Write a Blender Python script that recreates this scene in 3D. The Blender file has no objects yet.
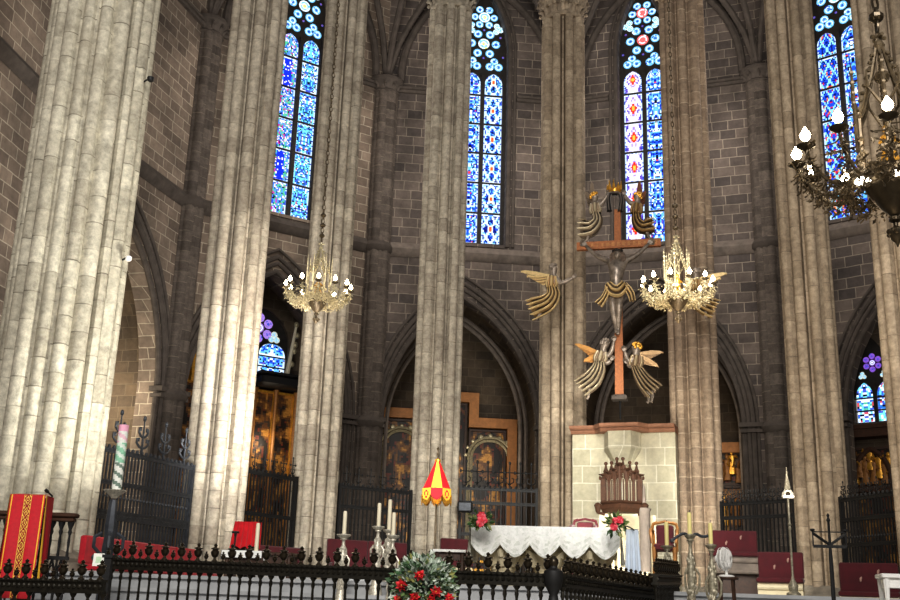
import bpy, math, random
from mathutils import Vector, Matrix, noise
from math import sin, cos, pi, radians, hypot, atan2, sqrt

random.seed(7)
SC = bpy.context.scene
COL = SC.collection

# ------------------------------------------------------------------ camera
FPX = 1030.0
PITCH = radians(16.26); ROLL = radians(1.91)
EYE = Vector((0, 0, 1.6))
FW = Vector((0, cos(PITCH), sin(PITCH)))
R0 = Vector((1, 0, 0)); U0 = Vector((0, -sin(PITCH), cos(PITCH)))
RT = R0 * cos(ROLL) + U0 * sin(ROLL); UP = U0 * cos(ROLL) - R0 * sin(ROLL)
cam = bpy.data.cameras.new('camera'); camo = bpy.data.objects.new('camera', cam); COL.objects.link(camo)
cam.sensor_width = 36; cam.lens = 36 * FPX / 900; cam.clip_end = 300
camo.matrix_world = Matrix.Translation(EYE) @ Matrix((RT, UP, -FW)).transposed().to_4x4()
SC.camera = camo

def ray(px, py): return FW * FPX + RT * (px - 450) + UP * (300 - py)
def W(px, py, Y):
    d = ray(px, py); return EYE + d * (Y / d.y)

class Frame:
    """a vertical plane standing in the place: origin O, turned rotz about the vertical"""
    def __init__(s, O, rotz): s.O = Vector(O); s.rz = rotz; s.X = Vector((cos(rotz), sin(rotz), 0)); s.N = Vector((-sin(rotz), cos(rotz), 0))
    def L(s, px, py, dy=0.0):
        d = ray(px, py); q = s.O + s.N * dy
        t = (q - EYE).dot(s.N) / d.dot(s.N); p = EYE + d * t - s.O
        return Vector((p.dot(s.X), dy, p.z))
    def sub(s, px, py, dy=0.0):
        l = s.L(px, py, dy); return Frame(s.O + s.X * l.x + s.N * dy + Vector((0, 0, l.z)), s.rz)
    def world(s, l): return s.O + s.X * l[0] + s.N * l[1] + Vector((0, 0, l[2]))
    def mpp(s, px, py): return (s.L(px + 1, py) - s.L(px, py)).length
    def at_floor(s, z): return Frame((s.O.x, s.O.y, z), s.rz)

# ------------------------------------------------------------------ materials
def newmat(name):
    m = bpy.data.materials.new(name); m.use_nodes = True; nt = m.node_tree; nt.nodes.clear()
    out = nt.nodes.new('ShaderNodeOutputMaterial'); return m, nt, out
def nd(nt, t, **kw):
    n = nt.nodes.new(t)
    for k, v in kw.items(): setattr(n, k, v)
    return n
def c4(c): return (c[0], c[1], c[2], 1)
def srgb(r, g, b):
    f = lambda v: (v / 255 / 12.92) if v / 255 < .04045 else ((v / 255 + .055) / 1.055) ** 2.4
    return (f(r), f(g), f(b))
def math_(nt, op, a, b=None):
    n = nd(nt, 'ShaderNodeMath', operation=op)
    for i, v in enumerate((a, b)):
        if v is None: continue
        if isinstance(v, (int, float)): n.inputs[i].default_value = v
        else: nt.links.new(v, n.inputs[i])
    return n.outputs[0]
def mixc(nt, fac, a, b, blend='MIX'):
    n = nd(nt, 'ShaderNodeMix', data_type='RGBA', blend_type=blend)
    for i, v in ((0, fac), (6, a), (7, b)):
        if isinstance(v, (int, float)): n.inputs[i].default_value = v
        elif isinstance(v, tuple): n.inputs[i].default_value = c4(v)
        else: nt.links.new(v, n.inputs[i])
    return n.outputs[2]
def ramp(nt, fac, stops):
    n = nd(nt, 'ShaderNodeValToRGB'); e = n.color_ramp.elements
    while len(e) < len(stops): e.new(.5)
    for i, (p, c) in enumerate(stops): e[i].position = p; e[i].color = c4(c) if isinstance(c, tuple) else (c, c, c, 1)
    nt.links.new(fac, n.inputs[0]); return n.outputs[0]
def noise_(nt, vec, scale, detail=4, rough=.6):
    n = nd(nt, 'ShaderNodeTexNoise'); n.inputs['Scale'].default_value = scale; n.inputs['Detail'].default_value = detail
    n.inputs['Roughness'].default_value = rough; nt.links.new(vec, n.inputs['Vector']); return n.outputs[0]
def principled(nt, out, base, rough=.7, metal=0.0, bump=None, bstr=.3, bdist=.02, sheen=0):
    b = nd(nt, 'ShaderNodeBsdfPrincipled')
    if isinstance(base, tuple): b.inputs['Base Color'].default_value = c4(base)
    else: nt.links.new(base, b.inputs['Base Color'])
    if isinstance(rough, (int, float)): b.inputs['Roughness'].default_value = rough
    else: nt.links.new(rough, b.inputs['Roughness'])
    b.inputs['Metallic'].default_value = metal
    if sheen: b.inputs['Sheen Weight'].default_value = sheen
    if bump is not None:
        bn = nd(nt, 'ShaderNodeBump'); bn.inputs['Strength'].default_value = bstr; bn.inputs['Distance'].default_value = bdist
        nt.links.new(bump, bn.inputs['Height']); nt.links.new(bn.outputs[0], b.inputs['Normal'])
    nt.links.new(b.outputs[0], out.inputs[0]); return b

def plain(name, col, rough=.6, metal=0, var=.35, scale=6, bstr=.15, sheen=0):
    m, nt, out = newmat(name); tc = nd(nt, 'ShaderNodeTexCoord').outputs['Object']
    n = noise_(nt, tc, scale, 5)
    c = mixc(nt, ramp(nt, n, [(.3, 0.0), (.7, 1.0)]), tuple(v * (1 - var) for v in col), tuple(min(1, v * (1 + var)) for v in col))
    principled(nt, out, c, rough, metal, n, bstr, .01, sheen); return m

def masonry(name, c1, c2, mortar, bw=.55, bh=.3, ms=.018, dirt=.5, vary=1.0, bump=.5, band=None):
    """coursed stone blocks on object axes"""
    m, nt, out = newmat(name); tc = nd(nt, 'ShaderNodeTexCoord').outputs['Object']
    sp = nd(nt, 'ShaderNodeSeparateXYZ'); nt.links.new(tc, sp.inputs[0])
    cb = nd(nt, 'ShaderNodeCombineXYZ')
    wob = noise_(nt, tc, 1.3, 2)
    wob = math_(nt, 'MULTIPLY', math_(nt, 'SUBTRACT', wob, .5), .06)
    nt.links.new(math_(nt, 'ADD', math_(nt, 'ADD', sp.outputs[0], sp.outputs[1]), wob), cb.inputs[0]); nt.links.new(math_(nt, 'ADD', sp.outputs[2], wob), cb.inputs[1])
    br = nd(nt, 'ShaderNodeTexBrick'); nt.links.new(cb.outputs[0], br.inputs['Vector'])
    br.inputs['Scale'].default_value = 1; br.inputs['Brick Width'].default_value = bw; br.inputs['Row Height'].default_value = bh
    br.inputs['Mortar Size'].default_value = ms; br.inputs['Mortar Smooth'].default_value = .4; br.inputs['Bias'].default_value = 0
    br.inputs['Color1'].default_value = c4(c1); br.inputs['Color2'].default_value = c4(c2); br.inputs['Mortar'].default_value = c4(mortar)
    br.offset = .47; br.squash = 1.35; br.squash_frequency = 3
    big = noise_(nt, tc, .35, 5, .65); fine = noise_(nt, tc, 5, 5, .7)
    c = mixc(nt, dirt, br.outputs[0], ramp(nt, big, [(.34, .3), (.64, 1.2)]), 'MULTIPLY')
    c = mixc(nt, .55, c, ramp(nt, fine, [(.25, .55), (.75, 1.25)]), 'MULTIPLY')
    h = math_(nt, 'ADD', math_(nt, 'MULTIPLY', br.outputs['Fac'], -.7), math_(nt, 'MULTIPLY', fine, .6))
    principled(nt, out, c, .88, 0, h, bump, .03); return m

def shaft_stone(name, ca, cb_, joint, jw=.03, h=.4, stain=(.3, .28, .26)):
    """clustered shafts: UV u = shift of the shaft, v = height in metres"""
    m, nt, out = newmat(name); uv = nd(nt, 'ShaderNodeUVMap').outputs[0]; tc = nd(nt, 'ShaderNodeTexCoord').outputs['Object']
    sp = nd(nt, 'ShaderNodeSeparateXYZ'); nt.links.new(uv, sp.inputs[0])
    wob = math_(nt, 'MULTIPLY', noise_(nt, tc, 2.5, 2), .06)
    q = math_(nt, 'ADD', math_(nt, 'ADD', math_(nt, 'DIVIDE', sp.outputs[1], h), sp.outputs[0]), wob)
    fr = math_(nt, 'FRACT', q); fl = math_(nt, 'FLOOR', q)
    jm = math_(nt, 'LESS_THAN', fr, jw / h)
    cmb = nd(nt, 'ShaderNodeCombineXYZ'); nt.links.new(fl, cmb.inputs[0]); nt.links.new(math_(nt, 'MULTIPLY', sp.outputs[0], 37.0), cmb.inputs[1])
    wn = nd(nt, 'ShaderNodeTexWhiteNoise', noise_dimensions='2D'); nt.links.new(cmb.outputs[0], wn.inputs[0])
    big = noise_(nt, tc, .5, 5, .7); fine = noise_(nt, tc, 7, 5, .7)
    blk = math_(nt, 'ADD', math_(nt, 'MULTIPLY', wn.outputs[0], .6), math_(nt, 'MULTIPLY', big, .5))
    c = mixc(nt, ramp(nt, blk, [(.2, 0.0), (.85, 1.0)]), ca, cb_)
    c = mixc(nt, .8, c, ramp(nt, fine, [(.28, .45), (.7, 1.3)]), 'MULTIPLY')
    c = mixc(nt, ramp(nt, big, [(.52, 0.0), (.72, .55)]), c, stain)
    jn = noise_(nt, tc, 1.7, 2)
    c = mixc(nt, math_(nt, 'MULTIPLY', jm, ramp(nt, jn, [(.4, .12), (.65, .8)])), c, joint)
    hgt = math_(nt, 'ADD', math_(nt, 'MULTIPLY', jm, -.8), math_(nt, 'MULTIPLY', fine, .6))
    principled(nt, out, c, .85, 0, hgt, .45, .03); return m

def attr_mat(name, rough=.6, metal=0, emit=0, tint=(1, 1, 1), noise_amt=.4, nscale=18):
    m, nt, out = newmat(name); a = nd(nt, 'ShaderNodeAttribute', attribute_name='Col'); tc = nd(nt, 'ShaderNodeTexCoord').outputs['Object']
    n = noise_(nt, tc, nscale, 3)
    c = mixc(nt, noise_amt, a.outputs[0], ramp(nt, n, [(.3, .35), (.7, 1.35)]), 'MULTIPLY')
    if emit:
        e = nd(nt, 'ShaderNodeEmission'); nt.links.new(c, e.inputs[0]); e.inputs[1].default_value = emit; nt.links.new(e.outputs[0], out.inputs[0])
    else: principled(nt, out, c, rough, metal, n, .2, .01)
    return m
def emis(name, col, s):
    m, nt, out = newmat(name); e = nd(nt, 'ShaderNodeEmission'); e.inputs[0].default_value = c4(col); e.inputs[1].default_value = s
    nt.links.new(e.outputs[0], out.inputs[0]); return m
def cloth(name, col, rough=.85, var=.25, wave=40):
    m, nt, out = newmat(name); tc = nd(nt, 'ShaderNodeTexCoord').outputs['Object']
    n = noise_(nt, tc, 4, 4); f = noise_(nt, tc, wave, 2)
    c = mixc(nt, ramp(nt, n, [(.3, 0.0), (.7, 1.0)]), tuple(v * (1 - var) for v in col), tuple(min(1, v * (1 + var)) for v in col))
    principled(nt, out, c, rough, 0, f, .15, .01, .15); return m

M = {}
M['pale'] = shaft_stone('pale_pier_stone', srgb(172, 166, 150), srgb(206, 201, 184), srgb(98, 92, 80), .024, .56, srgb(138, 128, 110))
M['grey'] = shaft_stone('grey_pillar_stone', srgb(160, 150, 135), srgb(196, 187, 170), srgb(96, 89, 80), .02, .42, srgb(118, 106, 94))
M['brown'] = shaft_stone('brown_pillar_stone', srgb(150, 135, 115), srgb(184, 168, 146), srgb(100, 88, 76), .018, .5, srgb(108, 92, 78))
M['buff'] = shaft_stone('buff_pillar_stone', srgb(146, 128, 110), srgb(174, 154, 132), srgb(214, 196, 170), .03, .42, srgb(122, 102, 84))
M['dark_shaft'] = shaft_stone('dark_wall_shaft_stone', srgb(82, 74, 68), srgb(112, 102, 94), srgb(140, 130, 116), .025, .38, srgb(76, 70, 66))
M['wall'] = masonry('dark_coursed_masonry', srgb(92, 84, 81), srgb(128, 116, 108), srgb(168, 156, 142), .62, .4, .02, .85)
M['wallb'] = masonry('brown_coursed_masonry', srgb(122, 108, 97), srgb(158, 142, 127), srgb(196, 184, 166), .62, .38, .02, .8)
M['chapel'] = masonry('chapel_masonry', srgb(96, 84, 72), srgb(120, 104, 86), srgb(128, 114, 96), .6, .4, .02, .6)
M['screen'] = masonry('cream_ashlar', srgb(188, 182, 158), srgb(206, 200, 176), srgb(228, 224, 206), .54, .5, .018, .25, bump=.2)
M['trim'] = plain('moulded_grey_stone', srgb(124, 114, 106), .85, 0, .3, 3, .4)
M['trimd'] = plain('dark_moulded_stone', srgb(88, 80, 74), .85, 0, .3, 3, .4)
M['cornice'] = plain('brown_stone_cornice', srgb(150, 108, 84), .75, 0, .25, 3, .3)
M['floor'] = plain('stone_floor', srgb(150, 144, 132), .5, 0, .15, 1.5, .1)
M['marble'] = plain('pale_grey_marble', srgb(168, 170, 172), .35, 0, .2, 2, .05)
M['cream'] = plain('cream_stone', srgb(206, 196, 168), .7, 0, .15, 4, .2)
M['iron'] = plain('black_iron', srgb(26, 26, 27), .6, .2, .35, 9, .3)
M['irong'] = plain('grey_black_iron', srgb(64, 68, 75), .5, .3, .35, 9, .3)
M['railing'] = plain('bronzed_black_iron', srgb(44, 41, 34), .4, .6, .5, 16, .3)
M['mark'] = plain('dull_pale_mark', srgb(150, 118, 108), .8)
M['urn'] = plain('dark_bronze', srgb(62, 54, 42), .3, .7, .4, 12, .3)
M['lead'] = plain('dark_tracery', srgb(48, 44, 42), .8, 0, .3, 5, .2)
M['bronzed'] = plain('dark_grey_bronze', srgb(138, 127, 116), .36, .4, .55, 7, .3)
M['hairb'] = plain('brown_bronze_hair', srgb(120, 104, 92), .5, .2, .5, 12, .3)
M['bronze'] = plain('grey_bronze', srgb(150, 138, 126), .4, .3, .5, 7, .3)
M['ogold'] = plain('old_gilt_wood', srgb(150, 104, 54), .5, .2, .3, 9, .2)
M['gold'] = plain('gilded_metal', srgb(222, 168, 70), .32, .6, .35, 9, .3)
M['brass'] = plain('old_brass', srgb(188, 178, 148), .4, .35, .4, 14, .3)
M['brassd'] = plain('dark_old_brass', srgb(96, 84, 66), .42, .5, .45, 14, .3)
M['silver'] = plain('chased_silver', srgb(205, 200, 186), .4, .35, .4, 30, .6)
M['silverd'] = plain('tarnished_silver', srgb(150, 144, 126), .42, .3, .5, 26, .6)
M['wood'] = plain('red_brown_carved_wood', srgb(66, 39, 21), .75, 0, .35, 12, .2)
M['woodd'] = plain('dark_wood', srgb(66, 44, 32), .5, 0, .35, 12, .2)
M['woodl'] = plain('orange_brown_cross_wood', srgb(166, 104, 60), .6, 0, .25, 14, .2)
M['woodt'] = plain('tan_gilt_wood', srgb(186, 128, 74), .55, 0, .2, 5, .1)
M['crim'] = cloth('crimson_upholstery', srgb(72, 5, 18)); M['red'] = cloth('bright_red_cloth', srgb(205, 22, 36))
M['redb'] = cloth('scarlet_upholstery', srgb(190, 28, 46))
M['white'] = cloth('white_linen', srgb(236, 238, 236), var=.06); M['blue'] = cloth('blue_white_linen', srgb(214, 226, 240), var=.08)
M['wplas'] = plain('white_plastic', srgb(240, 240, 238), .35, 0, .04, 3, 0)
M['wax'] = plain('ivory_wax', srgb(238, 230, 205), .45, 0, .06, 3, 0); M['waxy'] = plain('yellow_wax', srgb(232, 220, 150), .45, 0, .06, 3, 0)
M['black'] = plain('black_plastic', srgb(22, 22, 24), .5, 0, .2, 3, 0)
M['bulb'] = emis('lit_candle_bulb', (1, .83, .55), 30); M['disc'] = emis('lit_downlight', (1, .9, .72), 9)
M['glass'] = attr_mat('stained_glass', emit=1.25, noise_amt=.45, nscale=16)
M['gilt'] = attr_mat('painted_gilt_panel', .45, .2, 0, noise_amt=.6, nscale=14)
M['paint'] = attr_mat('coloured_surface', .7, 0, 0, noise_amt=.2, nscale=20)
M['drape'] = attr_mat('gilded_drapery', .36, .4, 0, noise_amt=.3, nscale=14)
M['leaf'] = attr_mat('foliage', .6, 0, 0, noise_amt=.3, nscale=20)

# ------------------------------------------------------------------ mesh builder
class MB:
    def __init__(s): s.v = []; s.f = []; s.c = []; s.u = []; s.hasc = False; s.hasu = False
    def add(s, vs, fs, col=None, uvs=None):
        o = len(s.v); s.v += [tuple(v) for v in vs]
        for i, f in enumerate(fs):
            s.f.append(tuple(o + k for k in f))
            if col is not None: s.hasc = True
            s.c.append(col[i] if isinstance(col, list) else col)
            if uvs is not None: s.hasu = True
            s.u.append(uvs[i] if uvs else None)
        return s
    def box(s, c, d, rz=0, col=None, taper=1.0, M4=None):
        vs = []
        for z in (-1, 1):
            k = taper if z > 0 else 1
            for x, y in ((-1, -1), (1, -1), (1, 1), (-1, 1)):
                p = Vector((x * d[0] / 2 * k, y * d[1] / 2 * k, z * d[2] / 2))
                if M4 is not None: p = M4 @ p
                if rz: p = Vector((p.x * cos(rz) - p.y * sin(rz), p.x * sin(rz) + p.y * cos(rz), p.z))
                vs.append(p + Vector(c))
        return s.add(vs, [(3, 2, 1, 0), (4, 5, 6, 7), (0, 1, 5, 4), (1, 2, 6, 5), (2, 3, 7, 6), (3, 0, 4, 7)], col)
    def bevbox(s, c, d, b=.02, rz=0, col=None):
        # box with chamfered vertical and top edges
        x, y, z = d[0] / 2, d[1] / 2, d[2] / 2
        ring = lambda k, zz: [(sx * (x - k) if i else sx * (x - k), 0, zz) for i, sx in enumerate(())]
        def oct_(k, zz):
            b2 = b; X = x - k; Y = y - k
            return [Vector(p) for p in ((-X + b2, -Y, zz), (X - b2, -Y, zz), (X, -Y + b2, zz), (X, Y - b2, zz), (X - b2, Y, zz), (-X + b2, Y, zz), (-X, Y - b2, zz), (-X, -Y + b2, zz))]
        rings = [oct_(b, -z), oct_(0, -z + b), oct_(0, z - b), oct_(b, z)]
        rings = [[Vector((p.x * cos(rz) - p.y * sin(rz), p.x * sin(rz) + p.y * cos(rz), p.z)) + Vector(c) for p in r] for r in rings]
        return s.loft(rings, True, True, col=col)
    def loft(s, rings, closed=True, caps=True, col=None):
        n = len(rings[0]); vs = [p for r in rings for p in r]; fs = []; cs = []
        for i in range(len(rings) - 1):
            for j in range(n if closed else n - 1):
                k = (j + 1) % n; fs.append((i * n + j, i * n + k, (i + 1) * n + k, (i + 1) * n + j)); cs.append(col(i, j) if callable(col) else col)
        if caps:
            fs.append(tuple(range(n - 1, -1, -1))); fs.append(tuple((len(rings) - 1) * n + j for j in range(n)))
            cs += [col(0, 0), col(len(rings) - 1, 0)] if callable(col) else [col, col]
        return s.add(vs, fs, cs if col is not None else None)
    def tube(s, pts, r, n=8, col=None, caps=True):
        pts = [Vector(p) for p in pts]; rs = r if isinstance(r, (list, tuple)) else [r] * len(pts)
        t0 = (pts[1] - pts[0]).normalized(); a = Vector((0, 0, 1)) if abs(t0.z) < .9 else Vector((1, 0, 0))
        u = t0.cross(a).normalized(); rings = []
        for i, p in enumerate(pts):
            t = ((pts[min(i + 1, len(pts) - 1)] - p).normalized() + (p - pts[max(i - 1, 0)]).normalized())
            t = t.normalized() if t.length > 1e-6 else t0
            u = (u - t * u.dot(t)); u = u.normalized() if u.length > 1e-6 else t.orthogonal().normalized()
            w = t.cross(u)
            rings.append([p + (u * cos(2 * pi * k / n) + w * sin(2 * pi * k / n)) * rs[i] for k in range(n)])
        return s.loft(rings, True, caps, col)
    def lathe(s, prof, n=12, c=(0, 0, 0), col=None, sq=1.0):
        c = Vector(c)
        return s.loft([[c + Vector((max(r, .0005) * cos(2 * pi * k / n), max(r, .0005) * sin(2 * pi * k / n) * sq, z)) for k in range(n)] for r, z in prof], True, True, col)
    def ball(s, c, r, n=8, col=None):
        rr = r if isinstance(r, (tuple, list)) else (r, r, r); c = Vector(c); m = max(4, n // 2 + 1)
        return s.loft([[c + Vector((rr[0] * max(sin(pi * i / m), .01) * cos(2 * pi * k / n), rr[1] * max(sin(pi * i / m), .01) * sin(2 * pi * k / n), -rr[2] * cos(pi * i / m))) for k in range(n)] for i in range(m + 1)], True, True, col)
    def prism(s, poly, y0, y1, col=None):
        """polygon in x,z pushed from y0 to y1"""
        n = len(poly); vs = [Vector((p[0], y0, p[1])) for p in poly] + [Vector((p[0], y1, p[1])) for p in poly]
        fs = [tuple(range(n)), tuple(range(2 * n - 1, n - 1, -1))] + [(j, j + n, (j + 1) % n + n, (j + 1) % n) for j in range(n)]
        return s.add(vs, fs, col)
    def leaf(s, p, d, size, wid=.4, col=None, cup=.25):
        d = Vector(d).normalized(); a = Vector((random.uniform(-1, 1), random.uniform(-1, 1), random.uniform(-1, 1)))
        w = d.cross(a); w = w.normalized() if w.length > 1e-4 else d.orthogonal().normalized(); nrm = d.cross(w); p = Vector(p)
        vs = [p, p + d * size * .5 + w * size * wid * .5 + nrm * size * cup * .3, p + d * size, p + d * size * .5 - w * size * wid * .5 + nrm * size * cup * .3, p + d * size * .5 - nrm * size * cup * .15]
        return s.add(vs, [(0, 1, 4), (1, 2, 4), (2, 3, 4), (3, 0, 4)], col)
    def grid(s, fn, nu, nv, col=None, back=None):
        """fn(u,v)->point; col(u,v)->colour at cell centre"""
        vs = [fn(i / nu, j / nv) for j in range(nv + 1) for i in range(nu + 1)]; fs = []; cs = []
        for j in range(nv):
            for i in range(nu):
                a = j * (nu + 1) + i; fs.append((a, a + 1, a + nu + 2, a + nu + 1)); cs.append(col((i + .5) / nu, (j + .5) / nv) if col else None)
        return s.add(vs, fs, cs if col else None)
    def mesh(s, name, mat, smooth=40):
        me = bpy.data.meshes.new(name); me.from_pydata(s.v, [], s.f); me.materials.append(mat)
        if s.hasc:
            at = me.color_attributes.new('Col', 'FLOAT_COLOR', 'CORNER'); k = 0; buf = []
            for f, c in zip(s.f, s.c):
                c = c or (.5, .5, .5)
                buf += [c[0], c[1], c[2], 1.0] * len(f)
            at.data.foreach_set('color', buf)
        if s.hasu:
            uv = me.uv_layers.new(name='UVMap'); buf = []
            for f, u in zip(s.f, s.u):
                buf += [x for p in (u or [(0, 0)] * len(f)) for x in p]
            uv.data.foreach_set('uv', buf)
        if smooth:
            me.shade_smooth()
            if smooth < 180: me.set_sharp_from_angle(angle=radians(smooth))
        me.update(); return me
    def build(s, name, mat, parent=None, smooth=40, label=None):
        return link(name, s.mesh(name, M[mat] if isinstance(mat, str) else mat, smooth), parent, label)

def link(name, me, parent=None, label=None, loc=None):
    o = bpy.data.objects.new(name, me); COL.objects.link(o)
    if parent: o.parent = parent
    if loc is not None: o.location = loc
    if label: o['label'] = label
    return o
def tag(o, label, cat, group=None, kind=None):
    o['label'] = label; o['category'] = cat
    if group: o['group'] = group
    if kind: o['kind'] = kind
    return o
def thing(name, label, cat, F=None, loc=None, rz=0, group=None):
    o = bpy.data.objects.new(name, None); COL.objects.link(o); o.empty_display_size = .2
    o.location = F.O if F else (loc or (0, 0, 0)); o.rotation_euler = (0, 0, F.rz if F else rz)
    return tag(o, label, cat, group, 'thing' if cat == 'pillar' else None)
def struct(name, mb, mat, F=None, loc=None, rz=0, smooth=40, parent=None):
    o = mb.build(name, mat, parent, smooth)
    if not parent:
        o.location = F.O if F else (loc or (0, 0, 0)); o.rotation_euler = (0, 0, F.rz if F else rz)
    o['kind'] = 'structure'; return o
KIDS = {}
def dup(root, loc, rz, label, group=None):
    def cp(o, par):
        c = o.copy(); COL.objects.link(c)
        if par: c.parent = par
        for ch in [x for x in list(o.children)]: cp(ch, c)
        return c
    r = cp(root, None); r.location = loc; r.rotation_euler = (0, 0, rz); r['label'] = label
    if group: r['group'] = group
    return r
def rots(p, a): return Vector((p[0] * cos(a) - p[1] * sin(a), p[0] * sin(a) + p[1] * cos(a), p[2]))
def bez(pts, n=16):
    """smooth curve through points (Catmull-Rom)"""
    P = [Vector(p) for p in pts]; P = [P[0] * 2 - P[1]] + P + [P[-1] * 2 - P[-2]]; out = []
    for i in range(1, len(P) - 2):
        for k in range(n):
            t = k / n; a, b, c, d = P[i - 1], P[i], P[i + 1], P[i + 2]
            out.append(.5 * ((2 * b) + (c - a) * t + (2 * a - 5 * b + 4 * c - d) * t * t + (-a + 3 * b - 3 * c + d) * t ** 3))
    out.append(P[-2]); return out
def lerp(a, b, t): return a + (b - a) * t
def pw(tab, t):
    for (a, x), (b, y) in zip(tab, tab[1:]):
        if t <= b: return lerp(x, y, (t - a) / (b - a) if b > a else 0)
    return tab[-1][1]

def skin(name, joints, edges, mat, parent, root=0, sub=2, label=None):
    me = bpy.data.meshes.new(name); me.from_pydata([tuple(j[0]) for j in joints], edges, [])
    o = bpy.data.objects.new(name, me); COL.objects.link(o)
    sk = o.modifiers.new('s', 'SKIN'); sk.use_smooth_shade = True
    sb = o.modifiers.new('d', 'SUBSURF'); sb.levels = sub; sb.render_levels = sub
    for i, d in enumerate(me.skin_vertices[0].data):
        r = joints[i][1]; d.radius = (r, r) if isinstance(r, (int, float)) else r; d.use_root = (i == root)
    dg = bpy.context.evaluated_depsgraph_get(); dg.update()
    m2 = bpy.data.meshes.new_from_object(o.evaluated_get(dg)); m2.name = name
    bpy.data.objects.remove(o); m2.materials.clear(); m2.materials.append(M[mat]); m2.shade_smooth()
    return link(name, m2, parent, label)

# flat plate with holes, standing in local x,z (thickness along +y)
def plate(name, outline, holes, depth, mat, F=None, parent=None, y0=0.0):
    cu = bpy.data.curves.new(name, 'CURVE'); cu.dimensions = '2D'; cu.fill_mode = 'BOTH'; cu.extrude = depth / 2
    for poly in [outline] + holes:
        sp = cu.splines.new('POLY'); sp.points.add(len(poly) - 1)
        for p, q in zip(sp.points, poly): p.co = (q[0], q[1], 0, 1)
        sp.use_cyclic_u = True
    o = bpy.data.objects.new(name, cu); COL.objects.link(o)
    dg = bpy.context.evaluated_depsgraph_get(); dg.update()
    me = bpy.data.meshes.new_from_object(o.evaluated_get(dg)); me.name = name
    bpy.data.objects.remove(o)
    me.transform(Matrix.Translation((0, y0 + depth / 2, 0)) @ Matrix.Rotation(pi / 2, 4, 'X'))
    me.materials.clear(); me.materials.append(M[mat]); me.shade_flat()
    ob = link(name, me, parent)
    if not parent:
        ob.location = F.O; ob.rotation_euler = (0, 0, F.rz); ob['kind'] = 'structure'
    return ob
def arch_pts(cu, half, spring, apex, z0=None, n=14):
    """pointed arch outline, from lower left over the apex to lower right"""
    h = apex - spring; R = (half * half + h * h) / (2 * half); pts = []
    for i in range(n + 1):
        a = math.asin(min(1, h / R)) * i / n; pts.append((cu - half + R - R * cos(a), spring + R * sin(a)))
    right = [(2 * cu - x, z) for x, z in pts[::-1]][1:]
    pts = pts + right
    if z0 is not None: pts = [(cu - half, z0)] + pts + [(cu + half, z0)]
    return pts

# ================================================================== THE SETTING
FZ = 1.86                                     # floor of the raised sanctuary
CX, CY = 2.45, 23.4
def pol(a, r): a = radians(a); return Vector((CX + r * sin(a), CY + r * cos(a), 0))

fl = MB(); fl.box((0, 14, -.1), (70, 80, .2)); struct('floor', fl, 'floor')
fl = MB(); fl.box((0, 13.2, .5), (44, 6.4, 1.0)); struct('floor_landing', fl, 'floor')
fl = MB(); fl.box((0, 36.7, FZ / 2), (56, 38.2, FZ)); struct('floor_sanctuary', fl, 'floor')
for i in range(4):
    t = MB(); z1 = 1.0 + .215 * (i + 1) - .003; y0 = 15.75 + i * .48
    t.box((0, (y0 + 17.6) / 2, (z1 + .95) / 2), (44, 17.6 - y0, z1 - .95)); t.box((0, y0 - .02, z1 - .03), (44, .1, .06))
    struct('trim_%d' % (i + 1), t, 'marble')

# ---- clustered pillars
def cluster(shafts, core, n=160):
    ring = []; ids = []
    for k in range(n):
        a = 2 * pi * k / n; best = core; idx = len(shafts)
        for i, (sa, d, r) in enumerate(shafts):
            da = a - sa; h = abs(d * sin(da))
            if h < r and cos(da) > 0:
                v = d * cos(da) + sqrt(r * r - h * h)
                if v > best: best = v; idx = i
        ring.append((best * cos(a), best * sin(a))); ids.append(idx)
    return ring, ids
def shaft_mb(mb, shafts, core, z0, z1, shift, n=160, scale=1.0):
    ring, ids = cluster(shafts, core, n)
    vs = [Vector((x * scale, y * scale, z)) for z in (z0, z1) for x, y in ring]; fs = []; us = []
    for j in range(n):
        k = (j + 1) % n; fs.append((j, k, n + k, n + j)); s = shift[ids[j] % len(shift)]
        us.append([(s, z0), (s, z0), (s, z1), (s, z1)])
    mb.add(vs, fs, None, us)
REG = [(radians(40 * k), .58, .142) for k in range(9)] + [(radians(20 + 40 * k), .49, .035) for k in range(9)]
def capital_mb(r, z0, h, n=16):
    mb = MB(); mb.lathe([(r * .93, z0), (r * 1.02, z0 + .06), (r * 1.02, z0 + .12), (r * .92, z0 + .16), (r * .98, z0 + h * .5), (r * 1.16, z0 + h * .85), (r * 1.22, z0 + h * .88), (r * 1.22, z0 + h), (r * .8, z0 + h)], 16)
    for row, (zz, rr, sz) in enumerate(((.2, .98, .3), (.52, 1.06, .34))):
        for k in range(n):
            a = 2 * pi * (k + .5 * row) / n; d = Vector((cos(a), sin(a), 0))
            p = d * r * (rr - .1) + Vector((0, 0, z0 + h * zz))
            mb.tube([p, p + d * .06 + Vector((0, 0, sz * .6)), p + d * .18 + Vector((0, 0, sz * .85)), p + d * .2 + Vector((0, 0, sz * .62))], [.07, .08, .075, .05], 5)
    return mb
def pillar(name, label, x, y, mat, shift, rz=0, shafts=REG, core=.36, cap=(20.95, .85), top=28.9, R=.73, scale=1.0):
    t = thing(name, label, 'pillar', loc=(x, y, FZ), rz=rz)
    b = MB(); b.lathe([(R * 1.22, 0), (R * 1.22, .16), (R * 1.12, .2), (R * 1.14, .26), (R * 1.0, .34), (R * .9, .4)], 16); b.build('base', 'grey', t)
    s = MB(); shaft_mb(s, shafts, core, .3, cap[0] - FZ, shift, scale=scale); s.build('shaft', mat, t, 25)
    capital_mb(R * .98, cap[0] - FZ, cap[1]).build('capital', mat, t)
    u = MB(); shaft_mb(u, shafts, core, cap[0] + cap[1] - FZ - .02, top - FZ, shift, 96, scale * .8); u.build('upper_shaft', mat, t, 25)
    return t
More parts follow.
